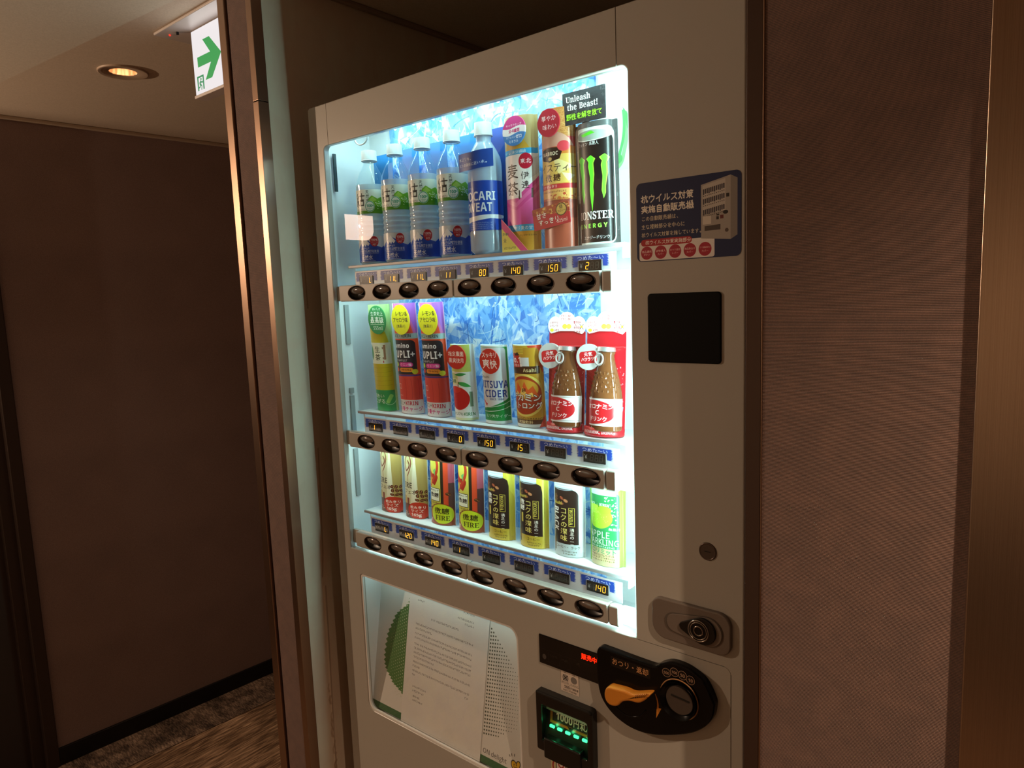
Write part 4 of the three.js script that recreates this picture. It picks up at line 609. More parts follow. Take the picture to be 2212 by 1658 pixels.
// poster and letter behind the lower window
const leafArt = art(1024, 720, (c, w, h) => {
  const X = (x) => (x - 0.062) / 0.4 * w, Y = (y) => (0.9815 - y) / 0.2775 * h;
  R(c, 0, 0, w, h, '#dcdcd6'); R(c, 0, Y(0.717), w, h, '#3f6b45');
  c.fillStyle = '#4c7a3f'; c.beginPath(); c.moveTo(X(0.152), Y(0.94));
  const edge = [[0.1483, 0.9259], [0.1309, 0.912], [0.1153, 0.8984], [0.1064, 0.8788], [0.096, 0.8588], [0.0923, 0.8381], [0.0901, 0.8159], [0.0917, 0.7978], [0.0985, 0.7848], [0.1115, 0.7748], [0.1207, 0.765], [0.1347, 0.7608], [0.152, 0.752]];
  let last = [0.152, 0.94];
  for (const e of edge) { for (let i = 1; i <= 2; i++) { const t = i / 2, mx = last[0] + (e[0] - last[0]) * (t - 0.25), my = last[1] + (e[1] - last[1]) * (t - 0.25); c.lineTo(X(mx - 0.006), Y(my - 0.001)); c.lineTo(X(last[0] + (e[0] - last[0]) * t), Y(last[1] + (e[1] - last[1]) * t)); } last = e; }
  c.closePath(); c.fill();
  for (let i = 0; i < 9; i++) for (let j = 0; j < 30; j++) { const x = 0.1035 + i * 0.0055, y = 0.93 - j * 0.0062 - (i % 2) * 0.0031; if (x > 0.1 + ((y - 0.83) / 0.1) ** 2 * 0.04) disc(c, X(x), Y(y), 1.4 + i * 0.2, 1.4 + i * 0.2, '#c9d2b8'); }
  for (let i = 0; i < 14; i++) for (let j = 0; j < 30; j++) { const x = 0.3585 + i * 0.0054, y = 0.934 - i * 0.0052 - j * 0.0062; if (y > 0.7525 + Math.max(0, i - 4) * 0.0035) disc(c, X(x), Y(y), 4.2 - i * 0.2, 4.2 - i * 0.2, '#4b5446'); }
  say(c, 'ON', X(0.3585), Y(0.7312), 27, '#4a4644', { font: 'normal' }); say(c, 'delight', X(0.3775), Y(0.731), 27, '#4a4644', { font: 'normal' });
  c.strokeStyle = '#3a3430'; c.lineWidth = 3.5; c.beginPath(); for (const [a, b, d, e] of [[0.4175, 0.74, 0.4195, 0.737], [0.4225, 0.7435, 0.4235, 0.7392], [0.429, 0.745, 0.4285, 0.7405]]) { c.moveTo(X(a), Y(b)); c.lineTo(X(d), Y(e)); } c.stroke();
  c.save(); c.translate(X(0.4325), Y(0.7275)); c.scale(0.72, 0.72); c.beginPath(); c.moveTo(18, -30); c.bezierCurveTo(44, -34, 40, 24, -4, 32); c.bezierCurveTo(-44, 22, -40, -26, -14, -22); c.quadraticCurveTo(0, -18, 4, -10); c.quadraticCurveTo(6, -24, 18, -30); c.fillStyle = '#e3b51f'; c.fill(); c.lineWidth = 6; c.stroke();
  disc(c, -12, 0, 3, 5, '#3a3430'); disc(c, 6, -2, 3, 5, '#3a3430'); smooth(c, '#3a3430', 3, -16, 10, -2, 22, 12, 6); c.restore();
});
{
  const sheet = (name, x0, x1, y0, y1, tex, off, label, cat) => {
    const g = fitUV(bx(x0, x1, y0, y1, -0.0004, 0.0004), x0, x1, y0, y1), p = g.attributes.position;
    for (let i = 0; i < p.count; i++) p.setZ(i, p.getZ(i) + POST(p.getY(i), off));
    g.computeVertexNormals();
    return cat ? tag(mesh(name, g, std(0xffffff, 0.55, { map: tex })), label, cat) : part(name, g, std(0xffffff, 0.55, { map: tex }), label);
  };
  sheet('leaf_poster', 0.062, 0.462, 0.704, 0.9815, leafArt, 0, 'pale poster with a dotted green leaf');
  const letter = art(720, 960, (c, w, h) => {
    R(c, 0, 0, w, h, '#e0dfdb');
    for (let i = 0; i < 260; i++) { c.globalAlpha = 0.035; disc(c, rr(0, w), rr(0, h), rr(20, 90), rr(20, 90), rnd() < 0.5 ? '#f2f1ee' : '#c6c4be'); }
    c.globalAlpha = 1;
    const X = (x) => (x - 0.148) / 0.206 * w, Y = (y) => (0.9675 - y) / 0.2675 * h;
    const L = (x0, x1, y) => scribble(c, X(x0), Y(y), X(x1) - X(x0), 13, '#6d6a68', Math.max(3, Math.round((X(x1) - X(x0)) / 13)));
    for (const q of [[0.1706, 0.1892, 0.941], [0.291, 0.318, 0.9475], [0.277, 0.318, 0.9345], [0.296, 0.318, 0.927], [0.2106, 0.2823, 0.913]]) L(...q);
    for (const [n, x1, y] of [[2, 0.215, 0.8955], [2, 0.318, 0.8775], [4, 0.225, 0.8575], [2, 0.19, 0.8235], [2, 0.178, 0.8065]]) for (let i = 0; i < n; i++) L(0.1695, i === n - 1 ? x1 : 0.319, y - i * 0.0083);
    for (const q of [[0.308, 0.317, 0.7985], [0.1731, 0.21, 0.777], [0.1735, 0.205, 0.769], [0.1751, 0.195, 0.759], [0.1755, 0.2027, 0.7515]]) L(...q);
    R(c, 0, h - 14, w, 2, '#c9c7c2');
  });
  sheet('letter', 0.148, 0.354, 0.7035, 0.9675, letter, 0.0012, 'printed white letter laid over the leaf poster', 'letter');
}
// ---------------------------------------------------------------- the drinks on show
const Z = -0.046;
// vacuum-formed show card: a bulging printed front on a solid shell, standing at its base
function arcPts(w, d, flat, n = 22) {   // outline of the front from left to right, seen from above
  const P = [[-w / 2, 0]], b = w / 2 - flat;
  for (let i = 0; i <= n; i++) { const a = -Math.PI / 2 + Math.PI * i / n; P.push([b * Math.sin(a), d * Math.cos(a) ** 0.9]); }
  P.push([w / 2, 0]);
  return P;
}
function cardFront(w, h, d, flat) {
  const P = arcPts(w, d, flat), L = [0]; for (let i = 1; i < P.length; i++) L.push(L[i - 1] + Math.hypot(P[i][0] - P[i - 1][0], P[i][1] - P[i - 1][1]));
  const pos = [], uv = [], idx = [], tot = L[L.length - 1];
  P.forEach(([x, z], i) => { pos.push(x, 0, z, x, h, z); uv.push(L[i] / tot, 0, L[i] / tot, 1); if (i) { const a = (i - 1) * 2; idx.push(a, a + 2, a + 1, a + 1, a + 2, a + 3); } });
  const g = new THREE.BufferGeometry(); g.setAttribute('position', new THREE.Float32BufferAttribute(pos, 3)); g.setAttribute('uv', new THREE.Float32BufferAttribute(uv, 2)); g.setIndex(idx); g.computeVertexNormals();
  return g.translate(0, 0, 0.0005);
}
function cardShell(w, h, d, flat, th = 0.0015) {
  const s = new THREE.Shape(arcPts(w, d, flat).map(([x, z]) => new THREE.Vector2(x, -z)).concat([new THREE.Vector2(w / 2, th), new THREE.Vector2(-w / 2, th)]));
  return new THREE.ExtrudeGeometry(s, { depth: h - 0.0006, bevelEnabled: false }).rotateX(-Math.PI / 2).translate(0, 0.0003, 0);
}
const paper = (tex, rough = 0.32) => std(0xffffff, rough, { map: tex });
function showCard(o) {   // o: name, label, category, k column, r row, w, h, d, flat, edge, tex, lean, copies
  const make = (k) => {
    const g = group(o.name, o.label, o.category, [COL(k) + (o.dx ?? 0), SHELF[o.r] + (o.r === 1 ? 0.0019 : 0.0006), Z - (o.d ?? 0.015) * 0.45 + (o.dz ?? 0)], o.group);
    g.rotation.x = o.lean ?? [0, 0.045, -0.03][o.r];
    return g;
  };
  const g = make(o.k);
  mesh('shell', cardShell(o.w, o.h, o.d ?? 0.015, o.flat ?? 0.004), std(o.edge ?? 0xe8ecec, 0.3), g);
  mesh('printed_front', cardFront(o.w, o.h, o.d ?? 0.015, o.flat ?? 0.004), paper(o.tex), g);
  o.extra?.(g);
  (o.more ?? []).forEach((k, i) => { const c = g.clone(); c.userData.label = o.labels[i]; c.name = numbered(o.name); c.position.x = COL(k) + (o.dx ?? 0); scene.add(c); });
  return g;
}
function badge(g, x, y, z, rx, ry, tex, name = 'round_badge') {
  const b = mesh(name, fitUV(new THREE.CylinderGeometry(1, 1, 0.0016, 40).rotateX(Math.PI / 2).scale(rx, ry, 1), -rx, rx, -ry, ry), paper(tex), g);
  b.position.set(x, y, z);
}
const lathe = (pts, seg = 40, a0 = 0, len = Math.PI * 2) => new THREE.LatheGeometry(pts.map(([x, y]) => new THREE.Vector2(x, y)), seg, a0, len);
function wrap(r, y0, y1, a0, a1, tex, mat, taper = 0) {   // label curved round a bottle, angles in degrees from the front
  const A = THREE.MathUtils.degToRad(a0), n = THREE.MathUtils.degToRad(a1 - a0);
  return new THREE.CylinderGeometry(r - taper, r, y1 - y0, 40, 1, true, A, n).translate(0, (y0 + y1) / 2, 0);
}
const pet = new THREE.MeshPhysicalMaterial({ color: lin(0.93, 0.98, 0.99), roughness: 0.04, transmission: 1, thickness: 0, ior: 1.45, side: THREE.DoubleSide });
const capWhite = std(lin(0.8, 0.82, 0.83), 0.45);
function screwCap(y, r, h, mat, parent) {
  const g = new THREE.CylinderGeometry(r * 0.95, r, h, 48, 1), p = g.attributes.position;
  for (let i = 0; i < p.count; i++) { const a = Math.atan2(p.getX(i), p.getZ(i)), k = 1 + 0.02 * Math.sign(Math.sin(a * 24)); if (Math.hypot(p.getX(i), p.getZ(i)) > r * 0.5) { p.setX(i, p.getX(i) * k); p.setZ(i, p.getZ(i) * k); } }
  g.computeVertexNormals();
  mesh('cap', merged([g.translate(0, y + h / 2, 0).toNonIndexed(), new THREE.TorusGeometry(r * 1.0, 0.0009, 6, 36).rotateX(Math.PI / 2).translate(0, y - 0.0012, 0).toNonIndexed()]), mat, parent);
}
{ // four clear water bottles
  const g = group('water_bottle', 'clear mineral water bottle with green hill label next to the white display side', 'bottle', [COL(0), SHELF[0] + 0.0004, Z], 'mineral water bottles');
  const rB = 0.0268, P = [[0.0001, 0.003], [0.018, 0.001], [0.024, 0.0012], [rB, 0.006], [rB, 0.05]];
  for (let i = 0; i < 4; i++) { const y = 0.056 + i * 0.0085; P.push([rB, y - 0.002], [rB - 0.0012, y + 0.001], [rB, y + 0.004]); }
  P.push([rB, 0.092], [rB - 0.0008, 0.094], [rB - 0.0008, 0.13], [rB, 0.133], [rB, 0.142], [0.0245, 0.152], [0.0195, 0.164], [0.014, 0.174], [0.0112, 0.179], [0.0108, 0.186]);
  const card = new THREE.MeshPhysicalMaterial({ color: lin(0.05, 0.38, 0.8), roughness: 0.35, transmission: 0.35, thickness: 0 });
  mesh('backing_card', ext(rrShape(-0.026, 0.026, 0, 0.2, [0.001, 0.001, 0.006, 0.006]), 0.001).translate(0.004, 0, -0.0295), card, g).userData.label = 'bright blue backing card';
  const milky = std(lin(0.72, 0.84, 0.88), 0.1, { transmission: 0.45, thickness: 0 }), cut = P.findIndex(([r, y]) => y >= 0.142);
  mesh('body', lathe(P.slice(0, cut + 1), 48), milky, g);
  mesh('shoulder', lathe(P.slice(cut), 48), pet, g);
  screwCap(0.187, 0.0138, 0.0165, capWhite, g);
  const top = art(640, 232, (c, w, h) => {
    R(c, 0, 0, w, h, '#e6efe2'); poly(c, '#74b62a', 420, h, 430, 90, 470, 60, 530, 90, 580, 70, 640, 110, 640, h); poly(c, '#4f941c', 440, h, 480, 160, 540, 160, 640, 190, 640, h); poly(c, '#a9d45a', 440, 100, 476, 70, 520, 104, 470, 124);
    R(c, 0, 204, w, 28, '#5c9a2e'); for (let i = 0; i < 40; i++) disc(c, rr(500, 640), rr(110, 190), rr(2, 7), rr(2, 6), '#f2f6ea');
    poly(c, '#74b62a', 0, h, 0, 120, 90, 60, 210, 130, 260, h);
    say(c, '結', 250, 26, 146, '#2a3330', { wt: 0.075 }); say(c, '天然水', 400, 6, 40, '#2a3330', { v: true, wt: 0.08 }); say(c, 'NO MIZU', 262, 180, 26, '#3a4540', { font: 'normal' });
    disc(c, 442, 164, 54, 54, '#f0f6ee'); c.strokeStyle = '#169a72'; c.lineWidth = 6; c.beginPath(); c.arc(442, 164, 48, 0, 7); c.stroke(); say(c, '100', 404, 140, 36, '#169a72'); say(c, '%', 464, 144, 20, '#169a72'); scribble(c, 410, 182, 66, 10, '#169a72', 6); scribble(c, 424, 198, 40, 8, '#169a72', 4);
  });
  mesh('hill_label', wrap(rB + 0.0006, 0.09, 0.1325, -110, 110), paper(top), g);
  const low = art(640, 230, (c, w, h) => {
    R(c, 0, 0, w, h, '#d3dde2'); poly(c, '#1450bc', 0, h, 0, 120, 240, 110, 360, 30, 440, 60, 500, 92, 550, 104, 590, 80, 640, 90, 640, h); poly(c, '#eef4f8', 308, 76, 360, 20, 418, 70, 396, 92, 380, 74, 366, 98, 350, 76, 330, 98);
    disc(c, 468, 50, 46, 46, '#c0202c'); say(c, '100%', 432, 24, 26, '#f3e4e2'); say(c, 'リサイクル', 430, 50, 15, '#f3e4e2'); say(c, 'PET', 448, 68, 22, '#f3e4e2');
    scribble(c, 290, 102, 120, 18, '#dfe8f4', 6); say(c, 'リサイクルPETを使用', 262, 122, 31, '#dfe8f4', { sx: 0.82 }); R(c, 270, 156, 240, 2, '#dfe8f4'); say(c, '天然水', 290, 166, 52, '#eef3fa'); R(c, 270, 222, 200, 3, '#dfe8f4');
  });
  mesh('mountain_label', wrap(rB + 0.0007, 0.0045, 0.0505, -110, 110), paper(low), g);
  for (let k = 1; k < 4; k++) { const c = g.clone(); c.userData.label = 'clear mineral water bottle with green hill label, ' + ['second from the white display side', 'second from the blue-labelled sports drink', 'right beside the blue-labelled sports drink'][k - 1]; c.name = numbered('water_bottle'); c.position.x = COL(k); scene.add(c); }
}
{ // ion drink
  const g = group('sports_drink_bottle', 'milky white sports drink bottle with wide blue label and blue neck flag', 'bottle', [COL(4), SHELF[0] + 0.0004, Z]);
  const r = 0.0272, body = std(lin(0.6, 0.74, 0.86), 0.12, { transmission: 0.35, thickness: 0 });
  mesh('backing_card', ext(rrShape(-0.024, 0.029, 0, 0.2, [0.001, 0.001, 0.004, 0.004]), 0.001).translate(0.004, 0, -0.0295), std(lin(0.015, 0.09, 0.42), 0.35), g).userData.label = 'deep blue backing card';
  const P = [[0.0001, 0.002], [0.02, 0.001], [r, 0.007], [r, 0.036]]; P.push([r - 0.0008, 0.038], [r - 0.0008, 0.112], [r, 0.115], [r, 0.14], [0.0255, 0.15], [0.02, 0.162], [0.0145, 0.171], [0.0122, 0.175], [0.012, 0.184]);
  mesh('body', lathe(P, 48), body, g);
  screwCap(0.185, 0.0142, 0.0185, capWhite, g);
  mesh('wide_label', wrap(r + 0.0005, 0.037, 0.1125, -120, 120), paper(art(768, 480, (c, w, h) => {
    R(c, 0, 0, w, h, '#1348b4'); scribble(c, 270, 60, 110, 18, '#b9c9e6', 6);
    say(c, 'POCARI', 216, 92, 112, '#eef3fa', { lx: 0.92 }); say(c, 'SWEAT', 240, 200, 112, '#eef3fa', { lx: 0.88 });
    smooth(c, '#e9f1f8', 0, 0, 318, 220, 360, 384, 340, 560, 318, 768, 336, 768, 380, 560, 366, 384, 388, 200, 408, 0, 372);
    for (let i = 0; i < 4; i++) scribble(c, 280, 402 + i * 18, 300, 10, '#b9c9e6', 26);
  })), g);
  const flag = mesh('neck_flag', fitUV(new THREE.PlaneGeometry(0.06, 0.027, 16, 1), -0.03, 0.03, -0.0135, 0.0135), std(0xffffff, 0.35, { map: art(384, 184, (c, w, h) => { R(c, 0, 0, w, h, '#1b4aa6'); say(c, '水よりも、', 14, 44, 40, '#dbe5f5'); say(c, 'ヒトの身体に近い水。', 14, 104, 40, '#dbe5f5', { sx: 0.86 }); }), side: THREE.DoubleSide }), g);
  { const p = flag.geometry.attributes.position; for (let i = 0; i < p.count; i++) { const t = p.getX(i) / 0.03; p.setZ(i, 0.03 - 0.014 * Math.max(0, t) ** 2 - 0.004 * t * t); p.setY(i, p.getY(i) + 0.143 + 0.004 * Math.max(0, t)); p.setX(i, p.getX(i) - 0.001); } flag.geometry.computeVertexNormals(); }
}
const wave = (c, k, w, y, a, h) => { c.fillStyle = k; c.beginPath(); c.moveTo(0, y); for (let x = 0; x <= w; x += 8) c.lineTo(x, y + a * Math.sin(x / w * 6.28)); c.lineTo(w, h); c.lineTo(0, h); c.fill(); };
showCard({ name: 'barley_tea_bottle', label: 'pink and white barley tea bottle dummy with tricolour round badge', category: 'bottle', k: 5, r: 0, w: 0.064, h: 0.2, d: 0.016, flat: 0.004, edge: 0xb9a878,
  tex: art(320, 900, (c, w, h) => {
    R(c, 0, 0, w, h, '#c2ad76'); smooth(c, '#d9a63c', 0, 30, h, 30, 300, 60, 220, 120, 120, 160, 110, 210, 120, 262, 220, 292, 300, 292, h);
    R(c, 0, 216, w, 36, '#3aa3d8'); say(c, 'おいしく水分補給', 50, 222, 24, '#e9f4fa', { sx: 1.05 });
    R(c, 0, 252, w, 470, '#efe9e4'); for (let i = 0; i < 9; i++) poly(c, i % 2 ? '#e46aa6' : '#d84a92', 0, 470 + i * 30, w * 0.5, 540 + i * 30, w, 400 + i * 30, w, 440 + i * 30, w * 0.5, 580 + i * 30, 0, 510 + i * 30);
    poly(c, '#e25aa0', 0, 560, w * 0.5, 620, w, 520, w, 716, 0, 716); poly(c, '#d9d4d0', 220, 300, w, 270, w, 380, 250, 420); poly(c, '#efe9e4', 40, 300, 200, 300, 200, 540, 40, 540);
    disc(c, 232, 300, 46, 52, '#c01f3a'); say(c, '東北', 196, 282, 36, '#f5e6e6');
    say(c, '麦', 80, 308, 104, '#2a211e', { wt: 0.085 }); say(c, '茶', 80, 424, 104, '#2a211e', { wt: 0.085 }); say(c, '伊達', 198, 366, 56, '#2a211e', { v: true, wt: 0.08, gap: 6 });
    scribble(c, 176, 490, 12, 60, '#4a403c', 1); scribble(c, 260, 480, 14, 60, '#6a605c', 1);
    R(c, 0, 718, w, 44, '#49aee0'); say(c, 'すっきり麦の甘さ', 78, 726, 28, '#eef7fc', { sx: 0.96 });
    R(c, 0, 762, w, h - 762, '#d79a34'); scribble(c, 180, 784, 110, 12, '#7a5a20', 10);
  }),
  extra(g) {
    const b = mesh('round_badge', fitUV(new THREE.CylinderGeometry(0.0218, 0.0218, 0.0025, 40).rotateX(Math.PI / 2), -0.0218, 0.0218, -0.0218, 0.0218), paper(art(320, 320, (c, w, h) => {
      R(c, 0, 0, w, h, '#d13a86'); wave(c, '#f3eef0', w, 124, 12, h); wave(c, '#2f7fc8', w, 196, 14, h); say(c, 'キャラクターズ', 48, 84, 30, '#f7e4ee', { sx: 1.05 }); say(c, '全4種類', 86, 138, 44, '#c2286e', { wt: 0.12 }); say(c, 'カフェイン', 52, 214, 26, '#eef6fc'); say(c, 'ゼロ', 184, 204, 46, '#ffffff', { wt: 0.12 }); say(c, 'ミネラル', 90, 256, 34, '#eef6fc');
    })), g); b.position.set(0.002, 0.178, 0.0185); b.rotation.x = -0.05;
    const s = new THREE.Shape([[-0.03, 0], [0.02, 0], [-0.03, 0.05]].map(([x, y]) => new THREE.Vector2(x, y)));
    const wdg = mesh('corner_tag', fitUV(ext(s, 0.0012), -0.03, 0.02, 0, 0.05), paper(art(256, 256, (c, w, h) => { R(c, 0, 0, w, h, '#e3d24a'); poly(c, '#d8307e', 0, 0, 0, 70, 186, h, w, h); scribble(c, 10, 110, 60, 20, '#3a5a3a', 6); say(c, '全', 14, 150, 34, '#4a4a2a'); scribble(c, 18, 220, 120, 18, '#6a6430', 10); })), g); wdg.position.set(0.002, 0.001, 0.0195);
  } });
showCard({ name: 'iced_tea_bottle', label: 'amber iced tea bottle dummy with gold label and red slanted tag', category: 'bottle', k: 6, r: 0, w: 0.06, h: 0.198, d: 0.017, flat: 0.003, edge: 0xb98a5a,
  tex: art(320, 920, (c, w, h) => {
    R(c, 0, 0, w, h, '#b9793e'); for (let i = 0; i < 60; i++) { c.globalAlpha = 0.4; smooth(c, '#d9a868', 5, rr(0, w), rr(0, 200), rr(0, w), rr(0, 200), rr(0, w), rr(0, 200)); } c.globalAlpha = 1;
    R(c, 0, 190, w, 74, '#c2353a'); smooth(c, '#cf9a86', 0, 20, 250, 60, 160, 160, 150, 260, 160, 300, 250);
    R(c, 0, 252, w, 310, '#c9762e'); R(c, 0, 300, w, 190, '#dcb35c'); poly(c, '#e3c98a', 160, 310, 300, 380, 200, 430); poly(c, '#e8d6a4', 220, 420, 310, 440, 260, 480);
    poly(c, '#2a1a14', 60, 290, 80, 262, 130, 250, 200, 256, 226, 286, 210, 330, 140, 348, 76, 330); say(c, 'MABROC', 76, 276, 32, '#e9dcc0', { lx: 0.86 }); disc(c, 142, 326, 14, 12, '#cfae6a');
    say(c, 'アイスティー', 6, 356, 58, '#3a1d12', { wt: 0.08, sx: 0.92 }); say(c, '微糖', 100, 424, 54, '#3a1d12', { gap: 8 }); R(c, 0, 494, w, 30, '#bf2b34'); say(c, '甘さすっきり', 60, 497, 22, '#f3e2d8'); R(c, 0, 524, w, 60, '#d9a45a'); scribble(c, 50, 536, 200, 12, '#7a2a20', 16); for (let i = 0; i < 40; i++) disc(c, rr(0, w), rr(560, 600), rr(3, 12), rr(3, 9), ['#b5442a', '#e3b06a', '#c2642e'][i % 3]);
    R(c, 0, 598, w, 130, '#8a3a2c'); disc(c, 160, 640, 140, 36, '#9a4634'); R(c, 0, 720, w, h - 720, '#a8503a'); smooth(c, '#c47a5e', 6, 60, 740, 70, 830, 60, 910);
    disc(c, 236, 250, 40, 34, '#d4404a');
  }),
  extra(g) {
    const b = mesh('round_badge', fitUV(new THREE.CylinderGeometry(0.0195, 0.0195, 0.0025, 36).rotateX(Math.PI / 2), -0.0195, 0.0195, -0.0195, 0.0195), paper(art(256, 256, (c, w, h) => { R(c, 0, 0, w, h, '#b81f36'); say(c, '華やか', 46, 60, 58, '#f3dfe0', { wt: 0.08 }); say(c, '味わい', 60, 138, 56, '#f3dfe0', { wt: 0.08 }); })), g); b.position.set(-0.003, 0.178, 0.0195);
    const s = rrShape(-0.034, 0.032, -0.0155, 0.0155, 0.002);
    const t = mesh('slanted_tag', fitUV(ext(s, 0.0012), -0.034, 0.032, -0.0155, 0.0155), paper(art(420, 200, (c, w, h) => { R(c, 0, 0, w, h, '#a8482a'); for (let i = 0; i < 90; i++) disc(c, rr(0, w), rr(0, h), rr(6, 22), rr(5, 16), ['#b5642e', '#c98a44', '#9a3420', '#d9a860'][i % 4]); poly(c, '#b8222c', 0, 60, w, 100, w, h, 0, h); say(c, '甘さ', 40, 44, 62, '#f6e8dc', { wt: 0.1, edge: '#8a1c20' }); say(c, 'すっきり', 56, 108, 62, '#f6e8dc', { wt: 0.1, edge: '#8a1c20' }); disc(c, 334, 62, 62, 58, '#3a2a16'); disc(c, 334, 62, 54, 50, '#c9a050'); say(c, '低', 312, 16, 42, '#3a2012', { wt: 0.1 }); say(c, 'カロリー', 288, 62, 24, '#3a2012'); say(c, '525ml', 270, 142, 40, '#f0d8c8', { font: 'normal' }); })), g); t.position.set(-0.002, 0.047, 0.0195); t.rotation.z = 0.12;
  } });
showCard({ name: 'energy_drink_can', label: 'black energy drink can dummy with green claw mark', category: 'can', k: 7, r: 0, w: 0.069, h: 0.168, d: 0.014, flat: 0.007, edge: 0x3a3c3c, lean: 0.02, dx: -0.003,
  tex: art(384, 900, (c, w, h) => {
    R(c, 0, 0, w, h, '#4a4c4c'); for (let i = 0; i < 90; i++) scribble(c, rr(0, w), rr(0, h), rr(20, 70), rr(10, 30), rnd() < 0.5 ? '#66686a' : '#343636', 3);
    pill(c, 22, 40, 340, 850, 60, '#c9cec9'); pill(c, 30, 96, 324, 780, 50, '#0b0b0b'); disc(c, 192, 92, 156, 46, '#d6dcd6'); disc(c, 192, 96, 138, 36, '#8f9a90'); poly(c, '#4ed02a', 110, 84, 200, 66, 226, 84, 130, 104);
    say(c, 'カフェイン 高麗人', 50, 140, 30, '#b9bab8', { sx: 0.8 });
    const claw = (x, tilt, len) => { for (const [dw, k] of [[1, '#9ae23a'], [0.72, '#58d62c']]) poly(c, k, x - 34 * dw, 262, x + 4, 240, x + 38 * dw, 268, x + 22 * dw + tilt * 0.2, 300, x + 26 * dw + tilt * 0.4, 380, x + 14 * dw + tilt * 0.7, 470, x + 16 * dw + tilt, 520, x + tilt, 262 + len, x - 14 * dw + tilt * 0.8, 500, x - 8 * dw + tilt * 0.5, 400, x - 20 * dw + tilt * 0.3, 320, x - 14 * dw, 290); };
    claw(104, 14, 330); claw(186, 4, 390); claw(284, -10, 300);
    say(c, 'MONSTER', 42, 640, 74, '#e2e4e2', { lx: 0.72, face: 'serif' }); say(c, 'ENERGY', 70, 732, 42, '#8ee04a', { gap: 10 }); say(c, 'エナジードリンク', 110, 826, 28, '#c9cac8', { sx: 0.9 });
  }),
  extra(g) {
    const b = mesh('slogan_card', fitUV(ext(rrShape(-0.0355, 0.0355, 0, 0.044, 0.001), 0.0012), -0.0355, 0.0355, 0, 0.044), paper(art(512, 320, (c, w, h) => {
      R(c, 0, 0, w, h, '#34363a'); for (let i = 0; i < 60; i++) scribble(c, rr(0, w), rr(0, h), rr(20, 80), rr(10, 40), rnd() < 0.5 ? '#565a5c' : '#26282a', 3);
      say(c, 'Unleash', 40, 34, 74, '#f0f1ee', { face: 'serif', lx: 0.92 }); say(c, 'the Beast!', 54, 112, 74, '#f0f1ee', { face: 'serif', lx: 0.92 }); say(c, '野性を解き放て', 40, 210, 66, '#a6ea3e', { sx: 0.94, wt: 0.12, edge: '#1c2210' });
    })), g); b.position.set(-0.014, 0.1705, 0.006); b.userData.label = 'black slogan card';
    mesh('card_post', bx(-0.02, -0.01, 0.1, 0.172, -0.0005, 0.0035), std(0x2c2e2e, 0.4), g);
  } });
// ---- middle row
showCard({ name: 'green_tea_bottle', dz: -0.004, label: 'yellow green tea bottle dummy with green half-round badge', category: 'bottle', k: 0, r: 1, w: 0.058, h: 0.2, edge: 0xbfd8a0,
  tex: art(300, 960, (c, w, h) => {
    R(c, 0, 0, w, h, '#a9cf86'); smooth(c, '#c8c22a', 0, 30, h, 28, 420, 60, 330, 60, 200, 150, 160, 240, 180, 262, 330, 276, 420, 276, h); smooth(c, '#e0dc6a', 14, 80, 240, 60, 400, 70, 520);
    R(c, 24, 340, 256, 190, '#dfe8cc'); smooth(c, '#2f8a3c', 0, 84, 350, 130, 450, 84, 500, 46, 450, 84, 350); say(c, '生茶', 124, 366, 66, '#2a3a24', { v: true, wt: 0.085, gap: 6 }); scribble(c, 204, 360, 26, 130, '#9a7a5a', 2); R(c, 206, 500, 8, 20, '#b8302a');
    R(c, 24, 530, 256, 240, '#c2b81e'); c.globalAlpha = 0.5; for (let i = 0; i < 5; i++) smooth(c, '#8f8a10', 3, 40, 560 + i * 40, 150, 575 + i * 40, 270, 560 + i * 40); c.globalAlpha = 1;
    R(c, 24, 770, 256, 190, '#2f9a52'); say(c, '味わい', 52, 800, 46, '#e4f2e4'); say(c, '広がる', 56, 850, 46, '#e4f2e4'); c.save(); c.translate(232, 850); c.rotate(0.5); pill(c, -16, -46, 32, 90, 12, '#8fd06a'); c.restore(); c.strokeStyle = '#cfe9cf'; c.lineWidth = 4; c.beginPath(); c.arc(232, 850, 52, 0.3, 2.4); c.stroke();
  }),
  extra(g) { badge(g, 0.011, 0.172, 0.0165, 0.0245, 0.0265, art(256, 276, (c, w, h) => { R(c, 0, 0, w, h, '#1f8a4c'); say(c, 'おいしさ', 74, 18, 30, '#e9f5ea'); say(c, '生茶史上', 40, 54, 46, '#e9f5ea'); say(c, '最高級', 30, 106, 66, '#f4faf0', { wt: 0.1 }); R(c, 30, 180, 200, 3, '#cfe6d2'); say(c, '555ml', 66, 194, 44, '#e9f5ea', { font: 'normal', face: 'serif' }); })); } });
